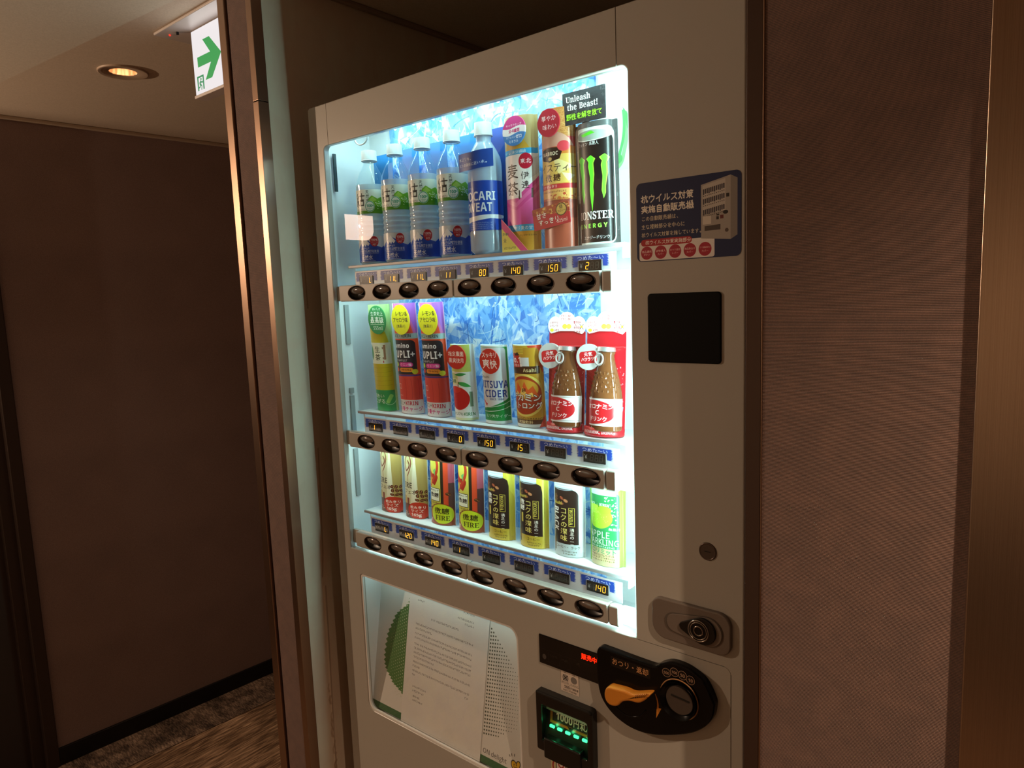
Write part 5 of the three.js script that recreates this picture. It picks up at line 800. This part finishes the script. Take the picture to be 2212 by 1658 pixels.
showCard({ name: 'amino_drink_bottle', dz: -0.004, label: 'red amino drink dummy with yellow lemon badge, beside the green tea bottle', labels: ['red amino drink dummy with yellow lemon badge, beside the apple juice dummy'], category: 'bottle', group: 'red amino drink bottles', k: 1, more: [2], r: 1, w: 0.059, h: 0.201, edge: 0xe6b8c8,
  tex: art(300, 960, (c, w, h) => {
    R(c, 0, 0, w, h, '#c86aa8'); smooth(c, '#a060c0', 0, 210, 0, 250, 150, 300, 300, 300, 150, 300, 0); smooth(c, '#e4553a', 0, 20, 420, 24, 200, 60, 130, 150, 90, 230, 130, 262, 220, 280, 420);
    R(c, 24, 0, 60, 110, '#e8e4e2'); R(c, 0, 258, w, 46, '#9dbab8'); say(c, 'FANCL・KIRIN', 34, 262, 34, '#1f3a3c', { lx: 0.8 });
    R(c, 0, 304, w, 330, '#e8552c'); pill(c, 10, 314, 260, 300, 40, '#24262e'); say(c, 'amino', 70, 336, 52, '#f0f0f0', { lx: 0.9 }); say(c, 'SUPLI+', 34, 396, 82, '#f4f4f4', { lx: 0.78 }); scribble(c, 70, 482, 130, 18, '#e4e4e4', 8);
    pill(c, 110, 508, 130, 40, 20, '#d83a96'); say(c, 'クエン酸', 122, 514, 27, '#f7e4f0'); pill(c, 30, 508, 66, 40, 18, '#c9d836'); pill(c, 110, 556, 130, 36, 18, '#e8922c'); scribble(c, 126, 564, 96, 16, '#4a2a12', 8); pill(c, 30, 556, 66, 36, 16, '#d8402e'); disc(c, 252, 590, 24, 22, '#d8e03a');
    R(c, 0, 616, w, 14, '#5a3a8a'); R(c, 0, 634, w, 204, '#d84a3e'); c.strokeStyle = '#f6d8d0'; c.lineWidth = 5; c.strokeRect(78, 700, 30, 40); c.beginPath(); c.moveTo(78, 800); c.lineTo(120, 800); c.stroke(); c.globalAlpha = 0.45; for (let i = 0; i < 5; i++) smooth(c, '#b02a2a', 6, 50 + i * 54, 650, 60 + i * 54, 740, 50 + i * 54, 830); c.globalAlpha = 1;
    R(c, 0, 838, w, h - 838, '#d8d8d8'); say(c, 'FANCL', 16, 846, 44, '#3a3c44', { lx: 0.72, font: 'normal' }); say(c, '×', 118, 848, 36, '#3a3c44'); say(c, 'KIRIN', 142, 846, 44, '#c01f3a', { lx: 0.86 }); say(c, '栄養チャージ', 58, 896, 44, '#c2286e', { wt: 0.1, sx: 0.88 });
  }),
  extra(g) { badge(g, 0.006, 0.172, 0.0165, 0.0235, 0.0268, art(256, 292, (c, w, h) => { R(c, 0, 0, w, h, '#eeea22'); say(c, 'レモン&', 58, 62, 52, '#2c2a20', { sx: 0.88 }); say(c, 'アセロラ味', 22, 122, 52, '#2c2a20', { sx: 0.82 }); say(c, '(無果汁)', 66, 190, 38, '#3c3a2c', { wt: 0.08, font: 'normal', sx: 0.9 }); })); } });
showCard({ name: 'apple_juice_can', label: 'slim white apple juice dummy with red apple and round red badge', category: 'can', k: 3, r: 1, w: 0.053, h: 0.129, edge: 0xe4ead8, dz: -0.001,
  tex: art(320, 760, (c, w, h) => {
    R(c, 0, 0, w, h, '#e2ecec'); R(c, 22, 0, 258, 300, '#cfd86a'); smooth(c, '#e6ea9a', 18, 70, 40, 60, 160, 64, 280); poly(c, '#bcd85a', 0, 0, 60, 0, 40, 200, 20, 200);
    R(c, 14, 270, 292, h, '#e9efe8'); disc(c, 100, 330, 62, 54, '#e9e6c0'); disc(c, 100, 330, 54, 46, '#bcd08a'); R(c, 44, 340, 112, 60, '#e4e8b6'); say(c, '農園', 62, 346, 38, '#2f6a34');
    smooth(c, '#2f9a4a', 0, 120, 300, 180, 270, 240, 290, 190, 330, 120, 300); smooth(c, '#3aa84e', 0, 150, 380, 220, 350, 270, 420, 190, 430, 150, 380); smooth(c, '#6a4a22', 8, 156, 440, 150, 400, 166, 370);
    disc(c, 148, 540, 106, 116, '#c81f1c'); disc(c, 120, 450, 60, 34, '#d83a2a'); c.globalAlpha = 0.6; disc(c, 88, 510, 16, 24, '#f0a08a'); c.globalAlpha = 1; scribble(c, 262, 470, 12, 150, '#7a9a7a', 1);
    say(c, '果汁20%', 40, 676, 40, '#3a5a3a', { font: 'normal', sx: 0.9 }); say(c, 'KIRIN', 190, 676, 40, '#2f7a3a', { lx: 0.86 }); R(c, 0, 736, w, 24, '#cfd8a8');
  }),
  extra(g) { badge(g, 0.001, 0.1085, 0.0168, 0.0225, 0.0205, art(256, 236, (c, w, h) => { R(c, 0, 0, w, h, '#d0301e'); say(c, '指定農園', 28, 60, 52, '#fbeae4', { wt: 0.1, sx: 0.98 }); say(c, '果実使用', 28, 124, 52, '#fbeae4', { wt: 0.1, sx: 0.98 }); })); } });
showCard({ name: 'soda_can', label: 'white and green cider soda dummy with red badge and blue lettering', category: 'can', k: 4, r: 1, w: 0.057, h: 0.129, edge: 0xe6eeee, dz: -0.003,
  tex: art(340, 760, (c, w, h) => {
    R(c, 0, 0, w, h, '#3aa85a'); pill(c, 12, 20, 310, 800, 40, '#dde2e4'); R(c, 40, 24, 130, 80, '#c6cccd'); for (let i = 0; i < 4; i++) R(c, 40, 30 + i * 18, 130, 5, '#a9b0b2');
    poly(c, '#e8f0ee', 0, 0, w, 0, w, 20, 0, 10); say(c, 'Asahi', 86, 288, 32, '#7a8078', { lx: 0.9 }); say(c, 'MITSUYA', 44, 330, 92, '#1d3f96', { lx: 0.66 }); say(c, 'CIDER', 104, 420, 92, '#1d3f96', { lx: 0.72 }); say(c, 'SINCE 1884', 156, 506, 26, '#2a3a7a', { lx: 0.8 });
    poly(c, '#c8283a', 44, 470, 70, 500, 60, 520); poly(c, '#c8283a', 60, 520, 100, 540, 86, 560); poly(c, '#c8283a', 84, 540, 132, 570, 112, 590); c.strokeStyle = '#c8283a'; c.lineWidth = 5; c.beginPath(); c.moveTo(40, 450); c.lineTo(120, 590); c.stroke();
    smooth(c, '#1f8a3e', 0, 0, 620, 180, 620, w, 500, w, 640, w, 720, w, 730, 0, 730); R(c, 0, 620, w, 112, '#1f8a3e'); smooth(c, '#d6e4d8', 6, 0, 600, 200, 620, w, 540); smooth(c, '#d6e4d8', 6, 0, 640, 200, 660, w, 590); say(c, '三ツ矢サイダー', 100, 668, 34, '#e4efe6'); R(c, 0, 732, w, 28, '#cdd4d4');
  }),
  extra(g) { badge(g, 0.004, 0.1035, 0.0168, 0.0212, 0.0205, art(256, 250, (c, w, h) => { R(c, 0, 0, w, h, '#d0301e'); say(c, 'スッキリ', 30, 32, 58, '#fdf0ec', { wt: 0.12, sx: 0.86 }); say(c, '爽快', 34, 100, 100, '#fdf0ec', { wt: 0.105, sx: 0.96 }); })); } });
showCard({ name: 'vitamin_tonic_can', label: 'gold vitamin tonic dummy with orange flame and ring', category: 'can', k: 5, r: 1, w: 0.058, h: 0.13, edge: 0xe2d8b0, dz: -0.003,
  tex: art(340, 760, (c, w, h) => {
    R(c, 0, 0, w, h, '#d8b23a'); poly(c, '#d8482a', 220, 0, w, 0, w, 260); poly(c, '#e8c84a', 180, 30, 330, 330, 330, 420, 240, 260); pill(c, 10, 20, 300, 800, 36, '#c9962c'); R(c, 46, 24, 140, 54, '#dcbc3c'); for (let i = 0; i < 3; i++) R(c, 46, 34 + i * 14, 140, 4, '#b08e20'); R(c, 110, 110, 120, 90, '#dcdcdc');
    R(c, 10, 190, 300, 70, '#4a2c14'); say(c, 'Asahi', 176, 206, 42, '#d8c894', { lx: 0.9 });
    poly(c, '#c22a1c', 20, 80, 120, 70, 150, 100, 150, 200, 20, 210); poly(c, '#2a1a14', 80, 60, 100, 80, 130, 62, 150, 88, 100, 96); say(c, 'No.1', 30, 96, 72, '#fdf4ec', { lx: 0.8 }); say(c, 'ミン配合量', 44, 170, 26, '#fbeee4');
    c.lineWidth = 20; c.strokeStyle = '#e8d26a'; c.beginPath(); c.ellipse(170, 460, 158, 190, 0, 0, 7); c.stroke(); disc(c, 170, 460, 146, 178, '#b8401c'); disc(c, 170, 400, 120, 90, '#e0a83a');
    poly(c, '#e8642a', 40, 470, 60, 400, 90, 430, 110, 340, 150, 410, 180, 330, 210, 410, 250, 370, 290, 470); poly(c, '#f6d06a', 80, 470, 100, 420, 130, 450, 160, 380, 200, 450, 240, 430, 260, 470);
    say(c, '超', 150, 392, 42, '#4a2010'); say(c, 'デカミン', 28, 440, 78, '#fdf8f0', { wt: 0.13, edge: '#3a1a10', sx: 0.92 }); say(c, 'ストロング', 28, 524, 64, '#fdf8f0', { wt: 0.13, edge: '#3a1a10', sx: 0.9 });
    R(c, 0, 664, w, 22, '#caa23a'); scribble(c, 20, 668, 300, 14, '#3a2210', 24); R(c, 0, 686, w, 44, '#5a3418'); say(c, '炭酸飲料', 100, 692, 34, '#e2cf9a'); R(c, 0, 730, w, 30, '#cfd2cc'); poly(c, '#d8482a', 280, h, w, 640, w, h);
  }) });
{ // two little brown tonic bottles on red cards
  const g = group('tonic_bottle', 'small brown tonic bottle on red cloud-topped card, beside the gold vitamin tonic', 'bottle', [COL(6), SHELF[1] + 0.0004, Z - 0.006], 'brown tonic bottles on red cards'); g.rotation.x = -0.07;
  const red = std(lin(0.56, 0.015, 0.025), 0.35);
  const back = mesh('red_card', ext(rrShape(-0.033, 0.033, 0.004, 0.152, 0.002), 0.0015), paper(art(300, 640, (c, w, h) => { R(c, 0, 0, w, h, '#c01826'); for (let i = 0; i < 9; i++) { c.strokeStyle = '#d84450'; c.lineWidth = 2; c.beginPath(); c.moveTo(0, 190 + i * 26); c.lineTo(w * 0.3, 240 + i * 26); c.stroke(); } for (let i = 0; i < 50; i++) disc(c, rr(190, 290), rr(220, 480), rr(1, 4), rr(1, 4), '#f0c8cc'); smooth(c, '#7fb0dc', 0, 180, 560, 200, 440, 290, 470, 280, 560, 250, 620, 190, 620, 180, 560); })), g);
  fitUV(back.geometry, -0.033, 0.033, 0.004, 0.152); back.userData.label = 'red backing card';
  const cloud = new THREE.Shape(); cloud.moveTo(-0.03, 0.148); cloud.absarc(-0.02, 0.16, 0.0145, -2.2, -4.6, true); cloud.absarc(0, 0.1655, 0.0155, 2.7, 0.44, true); cloud.absarc(0.02, 0.16, 0.0145, 1.5, -1.0, true); cloud.lineTo(0.012, 0.152); cloud.lineTo(-0.012, 0.152); cloud.closePath();
  mesh('cloud_sign', fitUV(ext(cloud, 0.002, 0.0004, 10).translate(0, 0, 0.0015), -0.036, 0.036, 0.145, 0.182), paper(art(512, 264, (c, w, h) => {
    R(c, 0, 0, w, h, '#ece6e4'); const k = '#b02a34'; say(c, 'ビタミンB2', 182, 36, 30, k, { sx: 0.8 }); say(c, 'ビタミンB6', 182, 70, 30, k, { sx: 0.8 }); say(c, '入り', 312, 70, 26, k);
    scribble(c, 40, 112, 110, 20, k, 6); say(c, 'レモン11', 40, 140, 32, k, { sx: 0.8 }); disc(c, 66, 204, 24, 18, '#e2d83a'); say(c, '×11', 98, 188, 34, k); disc(c, 236, 164, 32, 26, '#e4dc4a'); disc(c, 290, 164, 32, 26, '#e8c25a');
    say(c, '着色料', 346, 104, 32, k); say(c, '&', 372, 138, 22, k); say(c, '不使用', 346, 206, 32, k); say(c, '保存料', 346, 160, 32, k); c.strokeStyle = '#5a3a2a'; c.lineWidth = 6; c.beginPath(); c.moveTo(430, 140); c.lineTo(478, 196); c.moveTo(478, 140); c.lineTo(430, 196); c.stroke(); disc(c, 454, 168, 14, 14, '#e2b23a');
  })), g);
  const rimRed = mesh('card_step', rbx(-0.033, 0.033, 0.128, 0.1305, 0, 0.006, 0.001), red, g); rimRed.userData.label = 'red ledge';
  const glass = std(lin(0.16, 0.055, 0.018), 0.08, { clearcoat: 1, clearcoatRoughness: 0.04 });
  const bp = [[0.0001, 0.008], [0.021, 0.008], [0.0225, 0.011], [0.0225, 0.055], [0.0215, 0.066], [0.018, 0.084], [0.0135, 0.1], [0.0108, 0.112], [0.0102, 0.118], [0.0118, 0.12], [0.0118, 0.124], [0.0001, 0.125]];
  const bottle = lathe(bp, 40).scale(1.14, 1, 0.82); bottle.translate(0.006, 0, 0.008); mesh('brown_bottle', bottle, glass, g).userData.label = 'brown bottle';
  { const stud = []; for (let j = 0; j < 5; j++) for (let i = 0; i < 9; i++) { const y = 0.066 + j * 0.0065, r = 0.0215 - (y - 0.066) * 0.2, a = -1.3 + (i + (j % 2) * 0.5) * 0.3; stud.push(new THREE.OctahedronGeometry(0.0019).scale(1, 1.5, 0.5).rotateY(a).translate(0.006 + Math.sin(a) * r * 1.14, y, 0.008 + Math.cos(a) * r * 0.82)); } mesh('glass_studs', merged(stud), glass, g); }
  mesh('bottle_label', wrap(0.023, 0.0165, 0.056, -95, 95).scale(1.14, 1, 0.82).translate(0.006, 0, 0.008), paper(art(512, 300, (c, w, h) => {
    R(c, 0, 0, w, h, '#e9e4e2'); R(c, 0, 0, w, 12, '#d8d2d0'); c.strokeStyle = '#6a5a58'; c.lineWidth = 3; c.strokeRect(90, 20, 370, 262); disc(c, 200, 150, 210, 130, '#c61c24'); R(c, 0, 20, 200, 262, '#c61c24'); R(c, 0, 20, 60, 262, '#e9e4e2');
    say(c, 'オロナミン', 110, 56, 62, '#fbf2f0', { wt: 0.13, sx: 0.92 }); say(c, 'C', 214, 122, 62, '#fbf2f0'); say(c, 'ドリンク', 140, 196, 54, '#fbf2f0', { wt: 0.13, sx: 0.9 });
  })), g);
  const silver = std(lin(0.66, 0.66, 0.66), 0.28, { metalness: 0.75 });
  mesh('crown_cap', new THREE.CylinderGeometry(0.0125, 0.0138, 0.0058, 40).rotateZ(-0.05).translate(0.0062, 0.1265, 0.0092), silver, g).userData.label = 'silver cap';
  mesh('pull_ring', new THREE.TorusGeometry(0.0072, 0.0015, 8, 32).scale(0.9, 1.1, 1).rotateZ(-0.3).translate(0.0005, 0.1115, 0.0205), silver, g).userData.label = 'silver pull ring';
  const bd = mesh('round_badge', fitUV(new THREE.CylinderGeometry(0.0192, 0.0192, 0.006, 44).rotateX(Math.PI / 2), -0.0192, 0.0192, -0.0192, 0.0192), paper(art(300, 300, (c, w, h) => { R(c, 0, 0, w, h, '#c6c4c2'); pill(c, 40, 84, 220, 140, 40, '#c61c24'); say(c, '元気', 100, 92, 54, '#fbf2f0', { wt: 0.11 }); say(c, 'ハツラツ!', 60, 150, 48, '#fbf2f0', { wt: 0.12, sx: 0.85 }); })), g);
  bd.position.set(-0.0205, 0.1145, 0.015); bd.rotation.set(0, 0.12, 0.12);
  mesh('red_base', fitUV(lathe([[0.0001, 0], [0.0315, 0], [0.033, 0.003], [0.0325, 0.0125], [0.0305, 0.0135], [0.0001, 0.0135]], 40, -Math.PI / 2, Math.PI).scale(1, 1, 0.78), -0.033, 0.033, 0, 0.0135), paper(art(512, 110, (c, w, h) => { R(c, 0, 0, w, h, '#bf1824'); say(c, 'ORONAMIN', 60, 34, 44, '#eadcdc', { lx: 0.8 }); say(c, 'C', 274, 22, 60, '#eadcdc'); say(c, 'DRINK', 322, 34, 44, '#eadcdc', { lx: 0.8 }); })), g);
  const c2 = g.clone(); c2.userData.label = 'small brown tonic bottle on red cloud-topped card, at the white end of its shelf'; c2.name = numbered('tonic_bottle'); c2.position.x = COL(7); scene.add(c2);
}
// ---- bottom row
const fire = (latte) => art(320, 760, (c, w, h) => {
  if (latte) {
    R(c, 0, 0, w, h, '#e6dcb8'); poly(c, '#c8bc86', 90, 0, 200, 0, 160, 600, 60, 620); c.globalAlpha = 0.5; for (let i = 0; i < 14; i++) smooth(c, '#f6f2e0', 6, 60 + i * 12, 160, 80 + i * 10, 360, 60 + i * 12, 600); c.globalAlpha = 1;
    poly(c, '#b79a58', 210, 0, w, 0, w, 640, 240, 640); smooth(c, '#7a2c1c', 12, 150, 30, 60, 120, 110, 240, 180, 180, 130, 120); smooth(c, '#8a3a20', 10, 150, 60, 200, 150, 120, 300); smooth(c, '#a86a34', 6, 126, 280, 120, 330, 130, 360);
    disc(c, 190, 20, 90, 50, '#d8402a'); say(c, 'FIRE', 40, 356, 82, '#4a3a2a', { lx: 0.74 }); say(c, 'カフェオレ', 24, 440, 56, '#4a3a2a', { sx: 0.86 }); for (let i = 0; i < 10; i++) bean(c, 222 + (i % 3) * 40 + rr(-6, 6), 460 + Math.floor(i / 3) * 46, 22, rr(0, 3));
    R(c, 60, 520, 40, 80, '#c2a040'); R(c, 110, 540, 30, 70, '#8a4a2a'); R(c, 0, 606, w, h, '#6a3a26'); say(c, '香ばしさ', 6, 690, 44, '#efe2cc'); disc(c, 232, 672, 110, 96, '#cf3a22'); say(c, '飲みきり', 150, 616, 38, '#fbeee4', { wt: 0.11 }); say(c, 'サイズ', 156, 656, 40, '#fbeee4', { wt: 0.11 }); say(c, '165g', 160, 698, 42, '#fbeee4');
  } else {
    R(c, 0, 0, w, h, '#c9ba4a'); poly(c, '#b8301f', 0, 0, 70, 0, 30, 300, 0, 420); smooth(c, '#a82c1c', 40, 60, 40, 20, 180, 110, 240, 190, 200, 120, 330); smooth(c, '#b83a22', 26, 150, 40, 210, 160, 90, 320); poly(c, '#6aa860', 120, 180, 150, 150, 140, 240); disc(c, 70, 300, 34, 60, '#b8301f'); disc(c, 74, 300, 18, 40, '#d6c65a');
    R(c, 196, 60, 26, 560, '#2c2418'); R(c, 222, 0, 40, 620, '#d84a2a'); R(c, 262, 0, 58, 300, '#b85a6a'); R(c, 262, 300, 58, 340, '#5a3a3a'); disc(c, 160, 16, 120, 46, '#c8301f');
    R(c, 60, 366, 128, 142, '#3a2c18'); R(c, 66, 372, 116, 130, '#e9e6cc'); say(c, '焼きたて', 70, 380, 28, '#3a2c20'); say(c, '微糖', 72, 414, 54, '#2c2018', { wt: 0.1 }); for (let i = 0; i < 7; i++) bean(c, 60 + i * 34, 560 + (i % 2) * 26, 18, rr(0, 3)); scribble(c, 60, 520, 140, 16, '#5a4420', 10); bean(c, 262, 420, 26, 0.4);
    poly(c, '#9a4a2a', 0, 620, 60, 600, 140, 640, w, 600, w, h, 0, h); say(c, 'の', 6, 640, 40, '#f0e4d0'); say(c, 'しさ', 10, 690, 46, '#f0e4d0'); disc(c, 200, 640, 118, 114, '#8a3a20'); disc(c, 200, 640, 110, 106, '#ccdc2a'); say(c, '微糖', 128, 572, 70, '#3c3a14', { wt: 0.1 }); say(c, 'FIRE', 136, 650, 66, '#3c3a14', { lx: 0.8, face: 'serif' });
  }
});
showCard({ name: 'latte_can', label: 'cream and brown latte dummy with red size badge, next to the white display side', labels: ['cream and brown latte dummy with red size badge, beside the red flamed coffee'], category: 'can', group: 'coffee latte cans', k: 0, more: [1], r: 2, w: 0.06, h: 0.128, edge: 0xdfe6e2, tex: fire(true) });
showCard({ name: 'low_sugar_coffee_can', label: 'red flamed coffee dummy with lime green badge, beside the cream latte dummy', labels: ['red flamed coffee dummy with lime green badge, beside the dark brown bottle-can'], category: 'can', group: 'red flamed coffee cans', k: 2, more: [3], r: 2, w: 0.06, h: 0.128, edge: 0xdfe6e2, tex: fire(false) });
const wonda = (black) => art(340, 760, (c, w, h) => {
  R(c, 0, 0, w, h, black ? '#c6d0d2' : '#c8b23c'); pill(c, 14, 130, 270, 700, 60, '#2c1d18'); poly(c, '#2c1d18', 40, 200, 70, 120, 230, 120, 270, 200); R(c, 60, 20, 180, 108, '#b9c2c8'); for (let i = 0; i < 4; i++) R(c, 60, 30 + i * 24, 180, 8, '#dfe5e8'); smooth(c, '#8a949c', 8, 60, 128, 150, 150, 240, 128);
  if (!black) poly(c, '#d8c84a', 250, 0, w, 0, w, 330, 290, 250);
  for (let i = 0; i < 160; i++) disc(c, rr(24, 110), rr(190, 260), rr(1, 4), rr(1, 4), '#8a5a3a');
  c.strokeStyle = '#b8b2ac'; c.lineWidth = 5; c.beginPath(); c.ellipse(40, 330, 34, 90, 0, 0, 7); c.stroke(); disc(c, 40, 330, 26, 76, '#7a4a34'); c.beginPath(); c.ellipse(40, 520, 34, 90, 0, 0, 7); c.stroke(); disc(c, 40, 520, 24, 70, '#5a3828'); disc(c, 60, 640, 34, 50, '#6a4630'); R(c, 54, 690, 14, 50, '#a8a29a');
  bean(c, 150, 216, 20, 0.7, '#8a3a26'); bean(c, 186, 236, 20, 0.5, '#b0704a'); bean(c, 150, 266, 18, 0.2, '#8a4a30');
  say(c, 'Asahi', 66, 246, 38, '#c9b248', { lx: 0.8 });
  c.strokeStyle = '#c9b248'; c.lineWidth = 4; c.strokeRect(210, 300, 44, 170); c.save(); c.translate(246, 308); c.rotate(Math.PI / 2); say(c, 'WONDA', 0, 0, 36, '#d8c052', { face: 'serif', lx: 0.92 }); c.restore();
  say(c, 'コクの深味', 136, 300, 62, '#e2d070', { v: true, wt: 0.095, gap: 2 }); say(c, '満足の一口', 216, 486, 36, '#efe6d8', { v: true, wt: 0.09 });
  if (black) { c.save(); c.translate(128, 300); c.rotate(Math.PI / 2); say(c, 'BLACK', 0, 0, 76, '#f2eee6', { lx: 0.9 }); c.restore(); } else { say(c, '微糖', 76, 296, 56, '#efe8da', { v: true, wt: 0.1 }); scribble(c, 92, 430, 18, 90, '#c9b248', 1); }
  R(c, 84, 642, 210, 110, black ? '#b9c4c6' : '#c2a83a'); R(c, 0, 716, w, 44, black ? '#b9c4c6' : '#c2a83a'); say(c, black ? 'コーヒー・ブラック' : 'コーヒー', black ? 92 : 146, 656, black ? 28 : 34, '#3a2c1c', { sx: 0.86 }); scribble(c, 150, 704, 120, 14, '#4a3c24', 10); scribble(c, 160, 726, 100, 14, '#4a3c24', 8);
});
showCard({ name: 'brown_coffee_can', label: 'dark brown bottle-can coffee dummy with gold band, beside the red flamed coffee', labels: ['dark brown bottle-can coffee dummy with gold band, beside the silver-banded black coffee'], category: 'can', group: 'dark brown coffee cans with gold bands', k: 4, more: [5], r: 2, w: 0.059, h: 0.128, edge: 0xdfe6e2, tex: wonda(false) });
showCard({ name: 'black_coffee_can', label: 'dark bottle-can coffee dummy lettered BLACK with silver lower band', category: 'can', k: 6, r: 2, w: 0.058, h: 0.128, edge: 0xdfe6e2, tex: wonda(true) });
showCard({ name: 'green_apple_can', label: 'green sparkling drink can dummy picturing a pale green apple', category: 'can', k: 7, r: 2, w: 0.061, h: 0.127, edge: 0xa8d87a,
  tex: art(340, 760, (c, w, h) => {
    R(c, 0, 0, w, h, '#8ecb4a'); pill(c, 10, 90, 280, 660, 40, '#2f8a4e'); R(c, 20, 70, 250, 50, '#b9cfc0'); say(c, 'FANCL・KIRIN', 26, 190, 34, '#dfeee2', { lx: 0.74 });
    for (let i = 0; i < 70; i++) disc(c, rr(190, 280), rr(130, 380), rr(2, 8), rr(2, 8), '#d4ecc8');
    disc(c, 136, 320, 108, 104, '#a4e03a'); disc(c, 100, 250, 60, 40, '#b4ea4a'); disc(c, 180, 250, 56, 36, '#a0dc36'); smooth(c, '#4a7a22', 7, 142, 232, 136, 210, 126, 194); for (let i = 0; i < 40; i++) disc(c, rr(60, 210), rr(250, 400), 3, 3, '#c8f07a'); say(c, '無果汁', 214, 404, 28, '#dfeee2');
    say(c, 'APPLE', 44, 440, 74, '#e9f4e6', { font: 'normal', lx: 0.82 }); say(c, 'SPARKLING', 10, 508, 70, '#e9f4e6', { font: 'normal', lx: 0.72 }); scribble(c, 50, 578, 210, 16, '#dfeee2', 14);
    R(c, 10, 600, 280, 120, '#c8b98a'); say(c, 'カロリミット', 30, 600, 52, '#2f8a5a', { wt: 0.11, sx: 0.78 }); scribble(c, 60, 656, 200, 16, '#5a4a2c', 14); scribble(c, 50, 680, 210, 14, '#5a4a2c', 16); R(c, 10, 716, 280, 44, '#bfb48c'); scribble(c, 50, 704, 210, 14, '#5a4a2c', 14);
  }) });

renderer.render(scene, camera);
